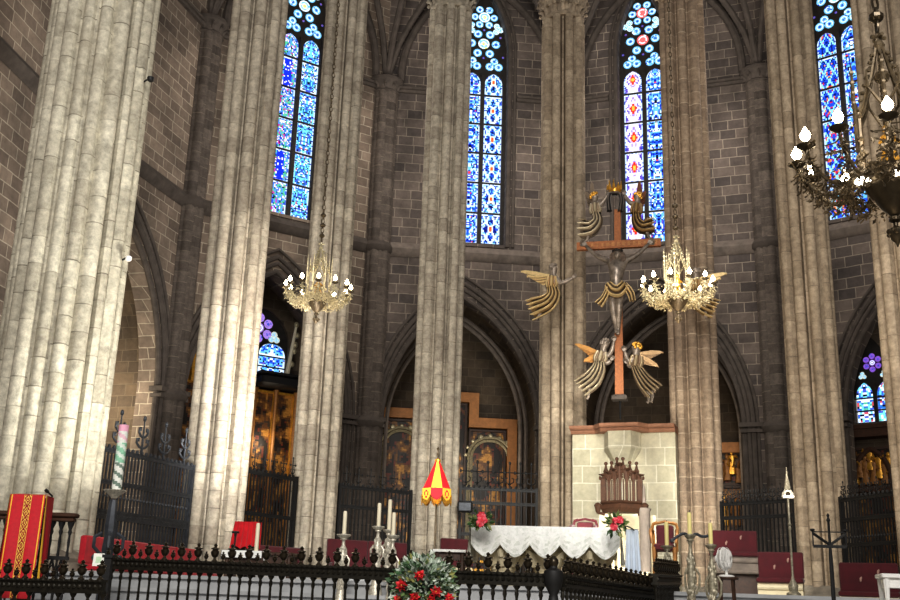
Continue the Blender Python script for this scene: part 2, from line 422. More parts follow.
PA = [-73.6, -46.4, -19.2, 8.0, 35.2, 62.4, 89.6]
RP = 8.34
rs = [random.choice((0, .5, .25, .7)) for _ in range(17)]
info = [('pale grey fluted stone pillar rising behind the chair draped in red', 'grey', rs, 1.08),
        ('fluted stone pillar behind the smaller brass chandelier, its right side in shadow', 'grey', rs[::-1], .93),
        ('pale fluted stone pillar directly behind the red and yellow parasol', 'grey', [0, .5, .3] * 6, 1.02),
        ('brown stone pillar with leafy capital behind the flying gilded angel', 'brown', [0, .1, .5] * 6, 1.04),
        ('stone pillar with pale horizontal joints behind the chandelier nearest the crucifix', 'buff', [0.0], 1.02),
        ('broad weathered brown pillar between the bell pole and the black iron candle stand', 'brown', rs, .97),
        ('stone pillar at the picture edge behind the large dark chandelier', 'brown', rs[::-1], 1.0)]
PIL = []
NUDGE = [-.1, -.03, 0, 0, .12, .05, .14]
for i, a in enumerate(PA):
    p = pol(a, RP) + Vector((NUDGE[i], 0, 0)); lb, mt, sh, sc = info[i]; PIL.append(p)
    pillar('clustered_pillar', lb, p.x, p.y, mt, sh, radians(-a + 11), scale=sc)
big = [(radians(20 * k + 5), (.98, .94, .97)[k % 3], (.155, .12, .13)[k % 3]) for k in range(18)] + [(radians(20 * k + 15), .93, .03) for k in range(18)]
pillar('clustered_pillar', 'broad pale stone pier of many shafts behind the red-draped lectern', -7.8, 20.1, 'pale', rs, radians(8), big, .68, (25.5, 1.0), 28.9, 1.12)

# ---- outer wall of the ambulatory
VTX = [pol(-100.8, 15.0), pol(-73.6, 14.6)] + [pol(a, r) for a, r in ((-46.4, 16.5), (-19.2, 16.5), (8, 16.5), (35.2, 16.7), (62.4, 18.0), (89.6, 18.0))]
SEGN = ['wall_north', 'wall_north_east', 'wall_east_north', 'wall_east_left', 'wall_east', 'wall_south_east', 'wall_south']
SEGM = ['wallb', 'wallb', 'wallb', 'wall', 'wall', 'wall', 'wall']
WIN = {2: (287, 215), 3: (478.7, 240), 4: (647.5, 238), 5: (853.7, 222)}
SEG = []
TR = [10]
def trim(mb, mat, F, smooth=40):
    TR[0] += 1; return struct('trim_%d' % TR[0], mb, mat, F, smooth=smooth)
SP, AP, AH = 8.1, 13.2, 3.05
AC = {}
for i in range(7):
    A, B = VTX[i], VTX[i + 1]; d = B - A; Ls = d.length
    F = Frame(A, atan2(d.y, d.x)); SEG.append((F, Ls)); holes = []
    if i in WIN: WIN[i] = F.L(*WIN[i], .5).x
    ac = 3.55 if i > 1 else Ls / 2
    if i == 5: ac = F.L(846, 432).x + AH
    AC[i] = ac
    if i: holes.append(arch_pts(ac, AH, SP, AP, FZ + .01))
    if i in WIN: holes.append(arch_pts(WIN[i], 1.0, 24.2, 27.3, 15.5))
    plate(SEGN[i], [(-.1, FZ - .4), (Ls + .1, FZ - .4), (Ls + .1, 29.2), (-.1, 29.2)], holes, .8, SEGM[i], F)
    # arch mouldings, springing band, strings
    mb = MB()
    for off, r, yy in ((0, .1, .05), (.17, .08, -.06), (.33, .1, -.02), (.5, .06, -.08)):
        k = (AH + off) / AH; path = [(x, yy, z) for x, z in arch_pts(ac, AH + off, SP, SP + (AP - SP) * k, FZ + .02)]
        mb.tube(path, r, 8)
    if i: trim(mb, 'trimd', F)
    mb = MB()
    for sx in (-1, 1): mb.box((ac + sx * (AH + .3), -.02, SP), (.95, .5, .16)); mb.box((ac + sx * (AH + .3), -.02, SP - .22), (.85, .42, .12))
    if i: trim(mb, 'trimd', F)
    mb = MB()
    for xa, xb in (((0, WIN[i] - 1.4), (WIN[i] + 1.4, Ls)) if i in WIN else ((0, Ls),)):
        mb.box(((xa + xb) / 2, -.06, 22.0), (xb - xa, .14, .12)); mb.box(((xa + xb) / 2, -.1, 22.12), (xb - xa, .24, .1))
    trim(mb, 'trimd', F, 0)
    mb = MB()
    sec = [(-.02, 14.72), (-.12, 14.8), (-.2, 14.95), (-.24, 15.02), (-.2, 15.1), (-.02, 15.32)]
    mb.loft([[Vector((x, y, z)) for y, z in sec] for x in (0, Ls)], True, True); trim(mb, 'trim' if i > 2 else 'trimd', F)
    # moulded sill and frame round the window
    if i in WIN:
        mb = MB(); w = WIN[i]
        for off, r, yy in ((.1, .1, -.02), (.32, .07, -.04)):
            mb.tube([(x, yy, z) for x, z in arch_pts(w, 1.0 + off, 24.2, 27.3 + off * 1.4, 15.4)], r, 8)
        mb.loft([[Vector((w + sx * 1.0, y, z)) for y, z in ((-.05, 15.35), (.7, 15.35), (.7, 15.62), (.3, 15.6))] for sx in (-1, 1)], True, True)
        trim(mb, 'trimd', F)
        mb = MB()
        mb.tube([(x, -.15, z) for x, z in arch_pts(Ls / 2, Ls / 2 - .6, 22.6, 27.6, 22.4)], .16, 8); trim(mb, 'trimd', F)
for nm, A, B in (('wall_nave_north', Vector((-17.5, -2, 0)), VTX[0]), ('wall_nave_south', VTX[7], Vector((26, 2, 0)))):
    d = B - A; plate(nm, [(0, 0), (d.length, 0), (d.length, 29), (0, 29)], [], .8, 'wallb', Frame(A, atan2(d.y, d.x)))
# engaged shafts at the corners, with rings and capitals, ribs springing inwards
WSH = [(radians(60 * k), .36, .2) for k in range(6)] + [(radians(30 + 60 * k), .44, .09) for k in range(6)]
for i, v in enumerate(VTX):
    a = atan2(v.x - CX, v.y - CY)
    mb = MB(); shaft_mb(mb, WSH, .4, FZ, 22.25, [0, .15, .4, .1, .6], 96); TR[0] += 1
    struct('trim_%d' % TR[0], mb, 'dark_shaft', loc=(v.x, v.y, 0), rz=-a, smooth=25)
    mb = MB()
    for z in (8.0, 15.0):
        mb.lathe([(.5, z - .25), (.62, z - .15), (.66, z), (.62, z + .08), (.52, z + .22)], 14)
    mb.lathe([(.52, 21.75), (.6, 21.8), (.54, 21.88), (.58, 22.05), (.68, 22.22), (.74, 22.26), (.74, 22.38), (.66, 22.44), (.4, 22.5)], 14)
    for k in range(10):
        b = 2 * pi * k / 10; dd = Vector((cos(b), sin(b), 0)); p = dd * .52 + Vector((0, 0, 21.92))
        mb.tube([p, p + dd * .06 + Vector((0, 0, .14)), p + dd * .17 + Vector((0, 0, .2)), p + dd * .17 + Vector((0, 0, .1))], [.06, .07, .06, .04], 5)
    trim(mb, 'trimd', Frame((v.x, v.y, 0), -a))
    mb = MB(); inn = Vector((CX - v.x, CY - v.y, 0)).normalized(); side = Vector((-inn.y, inn.x, 0))
    for s_ in (-.75, 0, .75):
        dr = (inn + side * s_).normalized(); pts = [v + dr * (5.5 * sin(t) * (1 if s_ == 0 else .8)) + Vector((0, 0, 22.4 + (5.6 * sin(t) ** .6 if t > 0 else 0))) for t in [pi / 2 * q / 12 for q in range(13)]]
        mb.tube(pts, .13, 8)
    TR[0] += 1; struct('trim_%d' % TR[0], mb, 'trimd')
cl = MB()
for i in range(7):
    A, B = VTX[i], VTX[i + 1]
mb = MB(); ring = [(pol(a, 23).x, pol(a, 23).y) for a in range(-110, 116, 8)]
mb.add([Vector((x, y, 29)) for x, y in ring] + [Vector((x, y, 29.3)) for x, y in ring], [tuple(range(len(ring))), tuple(range(2 * len(ring) - 1, len(ring) - 1, -1))]); struct('ceiling', mb, 'trimd', smooth=0)

# ---- chapels behind the arches
def cells(seed): return random.Random(seed)
CH = {}
for i in range(1, 7):
    F, Ls = SEG[i]; ac = AC[i]
    G = Frame(F.world((ac, 0, 0)), F.rz); dep = {2: 3.6, 5: 2.2}.get(i, 5.6); hw = 3.55
    mb = MB()
    for sx in (-1, 1):
        mb.add([Vector((sx * hw, .8, FZ)), Vector((sx * hw, dep, FZ)), Vector((sx * hw, dep, 11)), Vector((sx * hw, .8, 11))], [(0, 1, 2, 3)])
    arc = arch_pts(0, hw, 9.5, 14.2, None, 8)
    mb.loft([[Vector((x, y, z)) for x, z in arc] for y in (.8, dep)], False, False)
    struct('wall_chapel_%d' % i, mb, 'chapel', G, smooth=30)
    if i in (1, 3, 4):
        mb = MB()
        for off in (0, .22): mb.tube([(x, 2.4, z) for x, z in arch_pts(0, 2.75 + off, 8.3, 12.9 + off, FZ)], .09, 6)
        trim(mb, 'trim', G)
    CH[i] = (G, Frame(G.world((0, dep, 0)), G.rz))

# ---- stained glass
def hexmix(*cs): return [srgb(*c) for c in cs]
PALETTES = {
 'blue': hexmix((235, 80, 70), (20, 40, 170), (40, 90, 225), (110, 190, 250), (225, 240, 255), (40, 70, 190), (120, 80, 190)),
 'teal': hexmix((200, 80, 90), (235, 240, 250), (50, 120, 205), (120, 215, 230), (70, 90, 200), (225, 240, 250), (90, 180, 150)),
 'figure': hexmix((30, 60, 220), (60, 120, 250), (235, 225, 250), (90, 150, 235), (90, 190, 150), (190, 50, 160), (255, 255, 255)),
 'violet': hexmix((110, 90, 200), (150, 130, 230), (225, 215, 250), (245, 245, 255), (190, 90, 170), (70, 60, 160)),
 'red': hexmix((200, 40, 60), (240, 90, 90), (250, 230, 235), (60, 70, 190)),
}
def glass_colour(style, u, v, seed, ph):
    """u across the light 0..1, v in panels"""
    fv = v - math.floor(v); x = abs(u - .5) * 2; y = abs(fv - .5) * 2
    us = u if style == 'figure' else x * .5
    r = noise.noise(Vector((us * 8 + seed * 3.1, v * 7.5, seed))); q = noise.noise(Vector((us * 17, v * 15, seed + 5)))
    if fv < .05 or fv > .95: return srgb(225, 238, 252) if q > -.2 else srgb(90, 130, 220)
    if u < .045 or u > .955: return srgb(200, 225, 250) if q > -.1 else srgb(60, 90, 200)
    k = (r + 1) / 2
    if style == 'diaper':
        d = abs(x + y - 1.0); e = abs(x - y)
        if x + y < .32: return srgb(225, 95, 50) if x + y < .2 else srgb(250, 235, 210)
        if d < .16 or e < .13: return srgb(215, 235, 250) if q > -.25 else srgb(110, 190, 240)
        return random.choice(PALETTES['blue'][1:4] + [srgb(25, 40, 120)]) if q > -.3 else srgb(20, 30, 90)
    if style == 'diaper_violet':
        if x + y < .42: return srgb(225, 60, 40) if x + y > .22 else srgb(255, 190, 80)
        if abs(x + y - 1.05) < .2: return srgb(246, 244, 255)
        if hypot(x - .8, y - .45) < .42: return srgb(110, 85, 195) if q > -.2 else srgb(70, 60, 170)
        return srgb(220, 212, 250) if q > -.2 else srgb(165, 140, 230)
    if style == 'lattice':
        a = abs(((u * 2 + fv * 2) % 1) - .5); b = abs(((u * 2 - fv * 2) % 1) - .5)
        if a < .09 or b < .09: return srgb(150, 225, 250)
        if k > .62: return srgb(245, 150, 70) if q > 0 else srgb(200, 40, 80)
        return srgb(35, 80, 215) if q > -.1 else srgb(15, 30, 120)
    pal = PALETTES[style]
    if style == 'figure':
        band = int(math.floor(v)) % 3
        if band == 1 and x < .5: return srgb(30, 55, 215) if q > -.3 else srgb(245, 245, 255)
        if band == 0 and x > .55 and k > .62 and u < .5: return srgb(230, 215, 70)
    if q < -.33: return srgb(18, 20, 50)
    return pal[int(min(.999, max(0, k * 1.3 - .15)) * len(pal))]
def lancet_mb(cx, half, z0, spring, apex, y, style, panel, seed, res=.052):
    mb = MB(); nx = max(6, int(2 * half / res)); nz = int((apex - z0) / res); R = None
    h = apex - spring; R = (half * half + h * h) / (2 * half)
    def wid(z):
        if z <= spring: return half
        t = z - spring; return max(.01, sqrt(max(0, R * R - t * t)) - R + half)
    def fn(u, v):
        z = z0 + (apex - z0) * v; return Vector((cx + (u * 2 - 1) * wid(z), y, z))
    mb.grid(fn, nx, nz, lambda u, v: glass_colour(style, u, (apex - z0) * v / panel, seed, 0)); return mb
def disc_mb(mb, cx, z, r, y, c0, c1, c2, n=16, lobes=0):
    rings = [0.0, .3, .52, .74, 1.0]; cs = [c0, c1, c2, c1]
    vs = []; fs = []; cc = []
    for q in rings:
        for k in range(n):
            a = 2 * pi * k / n; rr = r * q * (1 if not lobes else (.78 + .22 * abs(cos(lobes * a / 2 + .0))))
            vs.append(Vector((cx + rr * cos(a), y, z + rr * sin(a))))
    for i in range(4):
        for k in range(n):
            fs.append((i * n + k, i * n + (k + 1) % n, (i + 1) * n + (k + 1) % n, (i + 1) * n + k)); cc.append(cs[i] if random.random() > .15 else random.choice(cs))
    mb.add(vs, fs, cc)
LB, WB, DB = srgb(120, 190, 235), srgb(225, 240, 250), srgb(35, 70, 180)
def window(n, F, w, styles, rose_c, panel=1.345):
    root = bpy.data.objects.new('window_%d' % n, None); COL.objects.link(root); root.location = F.world((w, 0, 0)); root.rotation_euler = (0, 0, F.rz); root['kind'] = 'structure'
    y = .5
    for k, (sx, st) in enumerate(zip((-1, 1), styles)):
        lancet_mb(sx * .47, .375, 15.66, 22.95, 23.45, y, st, panel, n * 7 + k).build('glass_light', 'glass', root, 0)
    # armature: mullion, bars, edge frame
    mb = MB(); mb.box((0, y - .06, 19.4), (.15, .16, 7.9)); 
    for sx in (-1, 1): mb.box((sx * .93, y - .04, 19.6), (.13, .16, 8.2))
    z = 15.66 + panel
    while z < 23.2: mb.box((0, y - .03, z), (1.9, .05, .07)); z += panel
    mb.box((0, y - .03, 15.62), (1.9, .12, .1)); mb.build('window_frame', 'lead', root)
    mb = MB(); hs = arch_pts(0, 1.0, 24.2, 27.3, None)
    poly = [(-1.0, 22.75)] + hs + [(1.0, 22.75)]
    o = [(1.0, 22.75), (.83, 22.95)] + arch_pts(.47, .375, 22.95, 23.45)[::-1] + [(.1, 22.75), (-.1, 22.75)] + arch_pts(-.47, .375, 22.95, 23.45)[::-1] + [(-.83, 22.95), (-1.0, 22.75)]
    plate('tracery', arch_pts(0, 1.0, 24.2, 27.3, None) + [(1.0, 22.8)] + o[1:-1] + [(-1.0, 22.8)], [], .14, 'lead', parent=root, y0=y - .05)
    g = MB(); yy = y - .062
    for sx in (-1, 1):
        for dx, dz, r in ((0, .2, .17), (-.19, -.06, .19), (.19, -.06, .19)): disc_mb(g, sx * .47 + dx, 23.82 + dz, r, yy, DB, LB, WB, 10)
    for zc, rr in ((24.85, .53), (26.15, .42)):
        disc_mb(g, 0, zc, .25, yy - .002, rose_c, WB if n != 3 else rose_c, LB if n != 3 else WB, 14)
        for k in range(6):
            a = 2 * pi * k / 6
            disc_mb(g, rr * cos(a), zc + rr * sin(a), .19 * (rr / .53) ** .5, yy, DB, LB, WB, 12)
    for sx in (-1, 1):
        for k in range(3):
            a = pi / 2 + sx * .4 + k * 2 * pi / 3; disc_mb(g, sx * .6 + .12 * cos(a), 25.6 + .16 * sin(a), .14, yy, LB, WB, LB, 10)
    for x, z in ((-.85, 24.25), (.85, 24.25), (0, 24.16), (-.72, 25.2), (.72, 25.2), (0, 25.52)): disc_mb(g, x, z, .055, yy, srgb(150, 60, 60), srgb(60, 60, 160), srgb(120, 120, 200), 6)
    g.build('tracery_glass', 'glass', root, 0)
window(1, SEG[2][0], WIN[2], ('figure', 'teal'), srgb(230, 220, 120))
window(2, SEG[3][0], WIN[3], ('blue', 'diaper'), srgb(220, 220, 120))
window(3, SEG[4][0], WIN[4], ('diaper_violet', 'blue'), srgb(230, 110, 110))
window(4, SEG[5][0], WIN[5], ('lattice', 'blue'), srgb(230, 190, 90))

# chapel back walls, two of them with their own windows
def chapel_window(n, F, cx, z0, zs, za, half, st, rose):
    root = bpy.data.objects.new('window_%d' % n, None); COL.objects.link(root); root.location = F.world((cx, 0, 0)); root.rotation_euler = (0, 0, F.rz); root['kind'] = 'structure'
    lh = half / 2 - .07; y = .2
    for k, sx in enumerate((-1, 1)): lancet_mb(sx * half / 2, lh, z0, zs - .4, zs + .1, y, st[k], .9, n * 5 + k, .07).build('glass_light', 'glass', root, 0)
    mb = MB(); mb.box((0, y - .04, (z0 + zs) / 2), (.12, .1, zs - z0)); mb.box((0, y - .03, z0), (2 * half, .1, .1))
    for q in (.33, .66): mb.box((0, y - .02, z0 + (zs - z0) * q), (2 * half, .05, .05))
    mb.build('window_frame', 'lead', root)
    lit = arch_pts(half / 2, lh, zs - .4, zs + .1)[::-1] + arch_pts(-half / 2, lh, zs - .4, zs + .1)[::-1]
    plate('tracery', arch_pts(0, half, zs, za) + [(half, zs - .45)] + lit + [(-half, zs - .45)], [], .1, 'lead', parent=root, y0=y - .04)
    g = MB(); yy = y - .05; zc = zs + (za - zs) * .45
    disc_mb(g, 0, zc, half * .16, yy, WB, rose, WB, 12)
    for k in range(6): a = k * pi / 3 + .5; disc_mb(g, half * .33 * cos(a), zc + half * .33 * sin(a), half * .15, yy, DB, rose, rose, 10)
    for sx in (-1, 1):
        for k in range(3): a = pi / 2 + k * 2 * pi / 3; disc_mb(g, sx * half * .52 + half * .1 * cos(a), zs + .35 + half * .1 * sin(a), half * .11, yy, LB, srgb(190, 190, 170), LB, 10)
    g.build('tracery_glass', 'glass', root, 0)
for i in range(1, 7):
    G, H = CH[i]; holes = []
    out = [(-3.65, FZ - .3), (3.65, FZ - .3), (3.65, 14.4), (-3.65, 14.4)]
    if i == 2:
        a = H.L(259, 375); b = H.L(287, 375); t = H.L(262, 312); cx = a.x - .1; half = b.x - cx
        holes = [arch_pts(cx, half, t.z - 1.3, t.z + .2, a.z)]; chapel_window(5, H, cx, a.z, t.z - 1.3, t.z + .2, half, ('blue', 'blue'), srgb(150, 120, 200))
    if i == 5:
        a = H.L(855, 424); b = H.L(876, 424); t = H.L(878, 340); cx = b.x; half = b.x - a.x
        holes = [arch_pts(cx, half, t.z - 1.6, t.z + .2, a.z)]; chapel_window(6, H, cx, a.z, t.z - 1.6, t.z + .2, half, ('teal', 'teal'), srgb(120, 80, 180))
    plate('wall_chapel_back_%d' % i, out, holes, .3, 'chapel', H)

# ---- ashlar screen between the two middle pillars, with its cornice and corbel
A, B = PIL[3], PIL[4]; d = (B - A); SF = Frame((A.x, A.y, 0), atan2(d.y, d.x)); SF = Frame(SF.world((SF.L(572.5, 470, -1.15).x, -1.15, 0)), SF.rz)
zt = SF.L(600, 427).z; zb = SF.L(600, 434).z; Ls = SF.L(676.5, 480).x
s = MB(); s.box((Ls / 2, .2, (FZ + zb) / 2), (Ls, .4, zb - FZ)); struct('wall_screen', s, 'screen', SF, smooth=0)
x0, x1 = SF.L(600, 428).x, SF.L(646, 428).x; 
mb = MB(); bow = [(-.02, 0), (x0 - .12, 0), (x0 + .12, -.35), (x1 - .12, -.35), (x1 + .12, 0), (Ls + .02, 0)]
rings = []
for z, o in ((zb, .0), (zb + .06, .06), (zb + .1, .06), (lerp(zb, zt, .5), .18), (zt - .06, .22), (zt, .24)):
    rings.append([Vector((x, y - .1 - o, z)) for x, y in bow] + [Vector((Ls + .02, .42, z)), Vector((-.02, .42, z))])
mb.loft(rings, True, True); trim(mb, 'cornice', SF, 0)
z5 = SF.L(628, 465).z; z4 = SF.L(628, 450).z
mb = MB(); cxm = (x0 + x1) / 2
def half_oct(w, dp, z): return [Vector((cxm - w, -.1, z)), Vector((cxm - w * .62, -.1 - dp, z)), Vector((cxm + w * .62, -.1 - dp, z)), Vector((cxm + w, -.1, z)), Vector((cxm + w, .1, z)), Vector((cxm - w, .1, z))]
hw = (x1 - x0) / 2 * .78
mb.loft([half_oct(hw * .5, .12, z5), half_oct(hw * .56, .16, z5 + .08), half_oct(hw * .62, .2, z5 + .12), half_oct(hw, .4, z4), half_oct(hw, .42, zb + .0)], True, True); trim(mb, 'screen', SF, 0)

# ================================================================== THE CRUCIFIX GROUP
RZ = radians(-15)
CF = Frame(W(620, 398, 28.7), RZ)              # foot of the cross; everything of the group stands on this plane
def PTS(F, pts, dy=0): return [F.L(x, y, dy) for x, y in pts]

cr = thing('crucifix', 'tall orange-brown wooden cross with a dark bronze figure of Christ before the window', 'crucifix', CF)
def cross_post(pts, w0, w1, dy):
    a, b = CF.L(*pts[0], dy), CF.L(*pts[1], dy); k = CF.mpp(*pts[0])
    mb = MB(); ra, rb = w0 * k / 2, w1 * k / 2
    mb.loft([[Vector((p.x + sx * r, dy + sy * .07, p.z)) for sx, sy in ((-1, -1), (1, -1), (1, 1), (-1, 1))] for p, r in ((a, ra), (b, rb))], True, True)
    return mb
cross_post([(619.6, 397), (617.5, 210)], 8.5, 6.6, 0).build('upright', 'woodl', cr, 0)
a, b = CF.L(577, 245, -.02), CF.L(661, 244.5, -.02); mb = MB(); mb.box(((a.x + b.x) / 2, -.02, (a.z + b.z) / 2), (b.x - a.x, .15, 8 * CF.mpp(618, 245)))
cb = mb.build('crossbeam', 'woodl', cr, 0)
mb = MB(); kk = CF.mpp(618, 245)
random.seed(3)
for i in range(15):
    t = (i + 1) / 16; x = lerp(a.x, b.x, t)
    mb.box((x, -.1, (a.z + b.z) / 2), (.045 + random.random() * .05, .012, kk * 4)); mb.box((x + .03, -.1, (a.z + b.z) / 2 + random.uniform(-.03, .03)), (.09, .012, .02))
mb.build('carved_ornament', 'woodt', cb, 0)
p = CF.L(619.8, 398.5); mb = MB(); mb.box((p.x, 0, p.z), (15 * CF.mpp(620, 398), .4, 4 * CF.mpp(620, 398))); mb.box((p.x, 0, p.z + .06), (12 * CF.mpp(620, 398), .3, .06)); mb.build('foot_block', 'trimd', cr, 0)
zc = SF.L(622, 424).z - CF.O.z; mb = MB(); mb.tube([(p.x, .1, p.z), (p.x, .1, zc + .3), (p.x + .0, .1, zc - .05)], .03, 6); mb.build('support_rod', 'iron', cr)

def J(F, px, py, rpx, dy=0): return (F.L(px, py, dy), rpx * F.mpp(px, py) * 1.3)
js = [J(CF, 616, 290, 5.3, -.28), J(CF, 616, 283, 4.7, -.29), J(CF, 616.4, 275, 5.6, -.3), J(CF, 617, 267, 6.6, -.3), J(CF, 617.3, 262.2, 4.6, -.28), J(CF, 617.4, 259.5, 3.0, -.3), J(CF, 617.6, 255.5, 4.4, -.36), J(CF, 617.6, 252, 3.6, -.36),
      J(CF, 609.5, 261.5, 3.4, -.27), J(CF, 597, 256, 2.3, -.2), J(CF, 590, 250, 1.9, -.16), J(CF, 585.5, 245, 1.5, -.13),
      J(CF, 625, 261.5, 3.4, -.27), J(CF, 637, 255, 2.3, -.2), J(CF, 644, 248.5, 1.9, -.16), J(CF, 649, 243.5, 1.5, -.13),
      J(CF, 612.3, 295, 4.0, -.27), J(CF, 612.6, 306, 2.9, -.36), J(CF, 614.5, 318, 2.4, -.28), J(CF, 616.6, 329, 1.6, -.16), J(CF, 616.5, 333.5, 1.7, -.22),
      J(CF, 619.2, 295, 4.0, -.27), J(CF, 619, 306.5, 2.9, -.38), J(CF, 618.7, 318, 2.4, -.3), J(CF, 618.2, 330, 1.6, -.18), J(CF, 617.8, 335, 1.7, -.26)]
ed = [(0, 1), (1, 2), (2, 3), (3, 4), (4, 5), (5, 6), (6, 7), (3, 8), (8, 9), (9, 10), (10, 11), (3, 12), (12, 13), (13, 14), (14, 15), (0, 16), (16, 17), (17, 18), (18, 19), (19, 20), (0, 21), (21, 22), (22, 23), (23, 24), (24, 25)]
js = [(p, r * (.84 if 8 <= i <= 15 else 1)) for i, (p, r) in enumerate(js)]
body = skin('christ_figure', js, ed, 'bronzed', cr)
def hand(F, wrist, tip, dy, k):
    mb = MB(); a = F.L(*wrist, dy); b = F.L(*tip, dy); d = (b - a); n = Vector((-d.z, 0, d.x)).normalized(); L_ = d.length
    mb.loft([[a + n * w * s1 * L_ + Vector((0, s2 * .03, 0)) + d * t for s1, s2 in ((-1, -1), (1, -1), (1, 1), (-1, 1))] for t, w in ((-.1, .2), (.35, .38), (.55, .34))], True, True)
    for q, ln in ((-.3, .85), (-.1, 1.0), (.1, .97), (.3, .8)): mb.tube([a + d * .5 + n * q * L_, a + d * lerp(.5, ln, .6) + n * q * 1.1 * L_ - Vector((0, .03, 0)), a + d * ln + n * q * 1.05 * L_ - Vector((0, .07, 0))], .021, 5)
    mb.tube([a + d * .15 + n * k * .25 * L_, a + d * .4 + n * k * .55 * L_, a + d * .62 + n * k * .5 * L_ - Vector((0, .04, 0))], .022, 5); return mb
hand(CF, (585.8, 245.2), (581.2, 241), -.13, 1).build('hand', 'bronzed', body); hand(CF, (648.8, 243.8), (653.6, 239), -.13, -1).build('hand', 'bronzed', body)
# face, hair, thorn crown
h = CF.L(617.6, 255, -.36); k = CF.mpp(617, 255); mb = MB()
mb.ball(h + Vector((0, .02, .02)), (5.8 * k, 4.6 * k, 5.8 * k), 10)
for i in range(16):
    a_ = pi * (i / 15) ; x = cos(a_) * 6 * k; mb.tube([h + Vector((x * .7, .03 - .05 * sin(a_), 4 * k)), h + Vector((x, -.02, 0)), h + Vector((x * 1.15, -.02, -5.5 * k)), h + Vector((x * 1.0, -.06, -7.5 * k))], [.03, .045, .04, .015], 5)
mb.build('hair', 'hairb', body)
mb = MB(); mb.ball(h + Vector((0, -.12, -.03)), (3.2 * k, 2.6 * k, 4.3 * k), 10); mb.tube([h + Vector((0, -.16, .03)), h + Vector((0, -.2, -.04)), h + Vector((0, -.17, -.06))], [.012, .022, .018], 6)
for sx in (-1, 1): mb.ball(h + Vector((sx * 1.2 * k, -.15, .025)), (.018, .012, .012), 6)
mb.tube([h + Vector((-.03, -.155, -.085)), h + Vector((0, -.165, -.082)), h + Vector((.03, -.155, -.085))], .008, 5); mb.build('face', 'bronzed', body)
mb = MB()
for i in range(3):
    mb.tube([h + Vector((4.9 * k * cos(2 * pi * q / 16), -.02 + 4.6 * k * sin(2 * pi * q / 16), .1 + .02 * sin(q * 2 + i * 2) + i * .018)) for q in range(17)], .016, 5)
mb.build('thorn_crown', 'lead', body)

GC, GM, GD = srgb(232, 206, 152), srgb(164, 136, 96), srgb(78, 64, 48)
PC, PM = srgb(214, 200, 176), srgb(120, 104, 86)
def drape(F, path, hw, folds, dy, name, parent, depth=.12, cols=(GC, GM, GD), hem=.12, bow=.0, n=26, wave=0.0):
    """pleated cloth running along path (pixels) with half widths hw (pixels)"""
    cen = bez([F.L(x, y, dy) for x, y in path], 8); m = len(cen) - 1; ks = F.mpp(*path[0]); nrm = []
    for i, p in enumerate(cen):
        t = cen[min(i + 1, m)] - cen[max(i - 1, 0)]; nrm.append(Vector((t.z, 0, -t.x)).normalized() if t.length > 1e-6 else Vector((1, 0, 0)))
    tab = [(i / (len(hw) - 1), h_ * ks) for i, h_ in enumerate(hw)]
    def fn(side):
        def f(u, v):
            q = v * m; i = min(int(q), m - 1); fr = q - i; p = cen[i].lerp(cen[i + 1], fr); nn = nrm[i].lerp(nrm[i + 1], fr); w_ = pw(tab, v)
            s_ = u * 2 - 1; ph = cos(s_ * folds * pi + v * wave)
            tl = (cen[m] - cen[m - 1]).normalized() * (hem * v ** 4 * (.5 + .5 * ph)) * w_ * 2
            y = (-depth * .5 * ph * (.35 + .65 * v) - (1 - s_ * s_) * (depth * .9)) if side < 0 else (1 - s_ * s_) * depth * .8
            return p + nn * s_ * w_ + tl + Vector((0, y, 0))
        return f
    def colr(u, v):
        ph = cos((u * 2 - 1) * folds * pi + v * wave); return cols[0] if ph > .2 else cols[1] if ph > -.55 else cols[2]  # fold shading put into the colour: light crests, dark valleys
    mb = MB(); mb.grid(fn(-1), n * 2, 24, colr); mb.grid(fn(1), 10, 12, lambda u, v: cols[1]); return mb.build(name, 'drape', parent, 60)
lc = drape(CF, [(608, 284.5), (613, 290), (619, 291), (625.5, 284.5)], [4.5, 6.5, 6.5, 4.5], 2.5, -.5, 'loincloth', body, .2, hem=.0)
drape(CF, [(608, 284), (607.5, 290), (604, 298), (600, 303)], [2.5, 3, 3.6, 5], 2.5, -.5, 'loincloth_end', lc, .1, hem=.3)
drape(CF, [(624.5, 284), (628, 289), (631, 294), (632.5, 300)], [2.5, 3.6, 3.6, 3], 2, -.5, 'loincloth_end', lc, .1, hem=.3)

def wing(F, root_, tip, low, dy, mb, nf=9, cols=(GC, GM)):
    """feathers fanned from the shoulder: upper edge root-tip, lower edge back to low"""
    r = F.L(*root_, dy); t = F.L(*tip, dy + .1); l = F.L(*low, dy + .05)
    arc = [r.lerp(t, .5) + (r - l) * .12]
    for i in range(nf):
        q = i / (nf - 1); e = t.lerp(l, q ** 1.3); s0 = r.lerp(r.lerp(l, .6), q); d = e - s0; n_ = Vector((-d.z, 0, d.x)).normalized() * .055
        y = Vector((0, -.012 * (nf - i), 0)); pts = [s0 + y - n_ * .5, s0 + y + n_ * .5, s0 + d * .5 + y + n_ * 1.2, s0 + d * .85 + y + n_ * .9, e + y, s0 + d * .85 + y - n_ * .9, s0 + d * .5 + y - n_ * 1.2]
        c_ = cols[0] if i % 2 == 0 else cols[1]
        back = [p + Vector((0, .02, 0)) for p in pts]; nn = len(pts)
        mb.add(pts + back, [tuple(range(nn)), tuple(range(2 * nn - 1, nn - 1, -1))] + [(j, (j + 1) % nn, (j + 1) % nn + nn, j + nn) for j in range(nn)], c_)
    top = bez([r, arc[0], t], 6); mb.tube(top, [lerp(.06, .02, i / (len(top) - 1)) for i in range(len(top))], 6, cols[0])

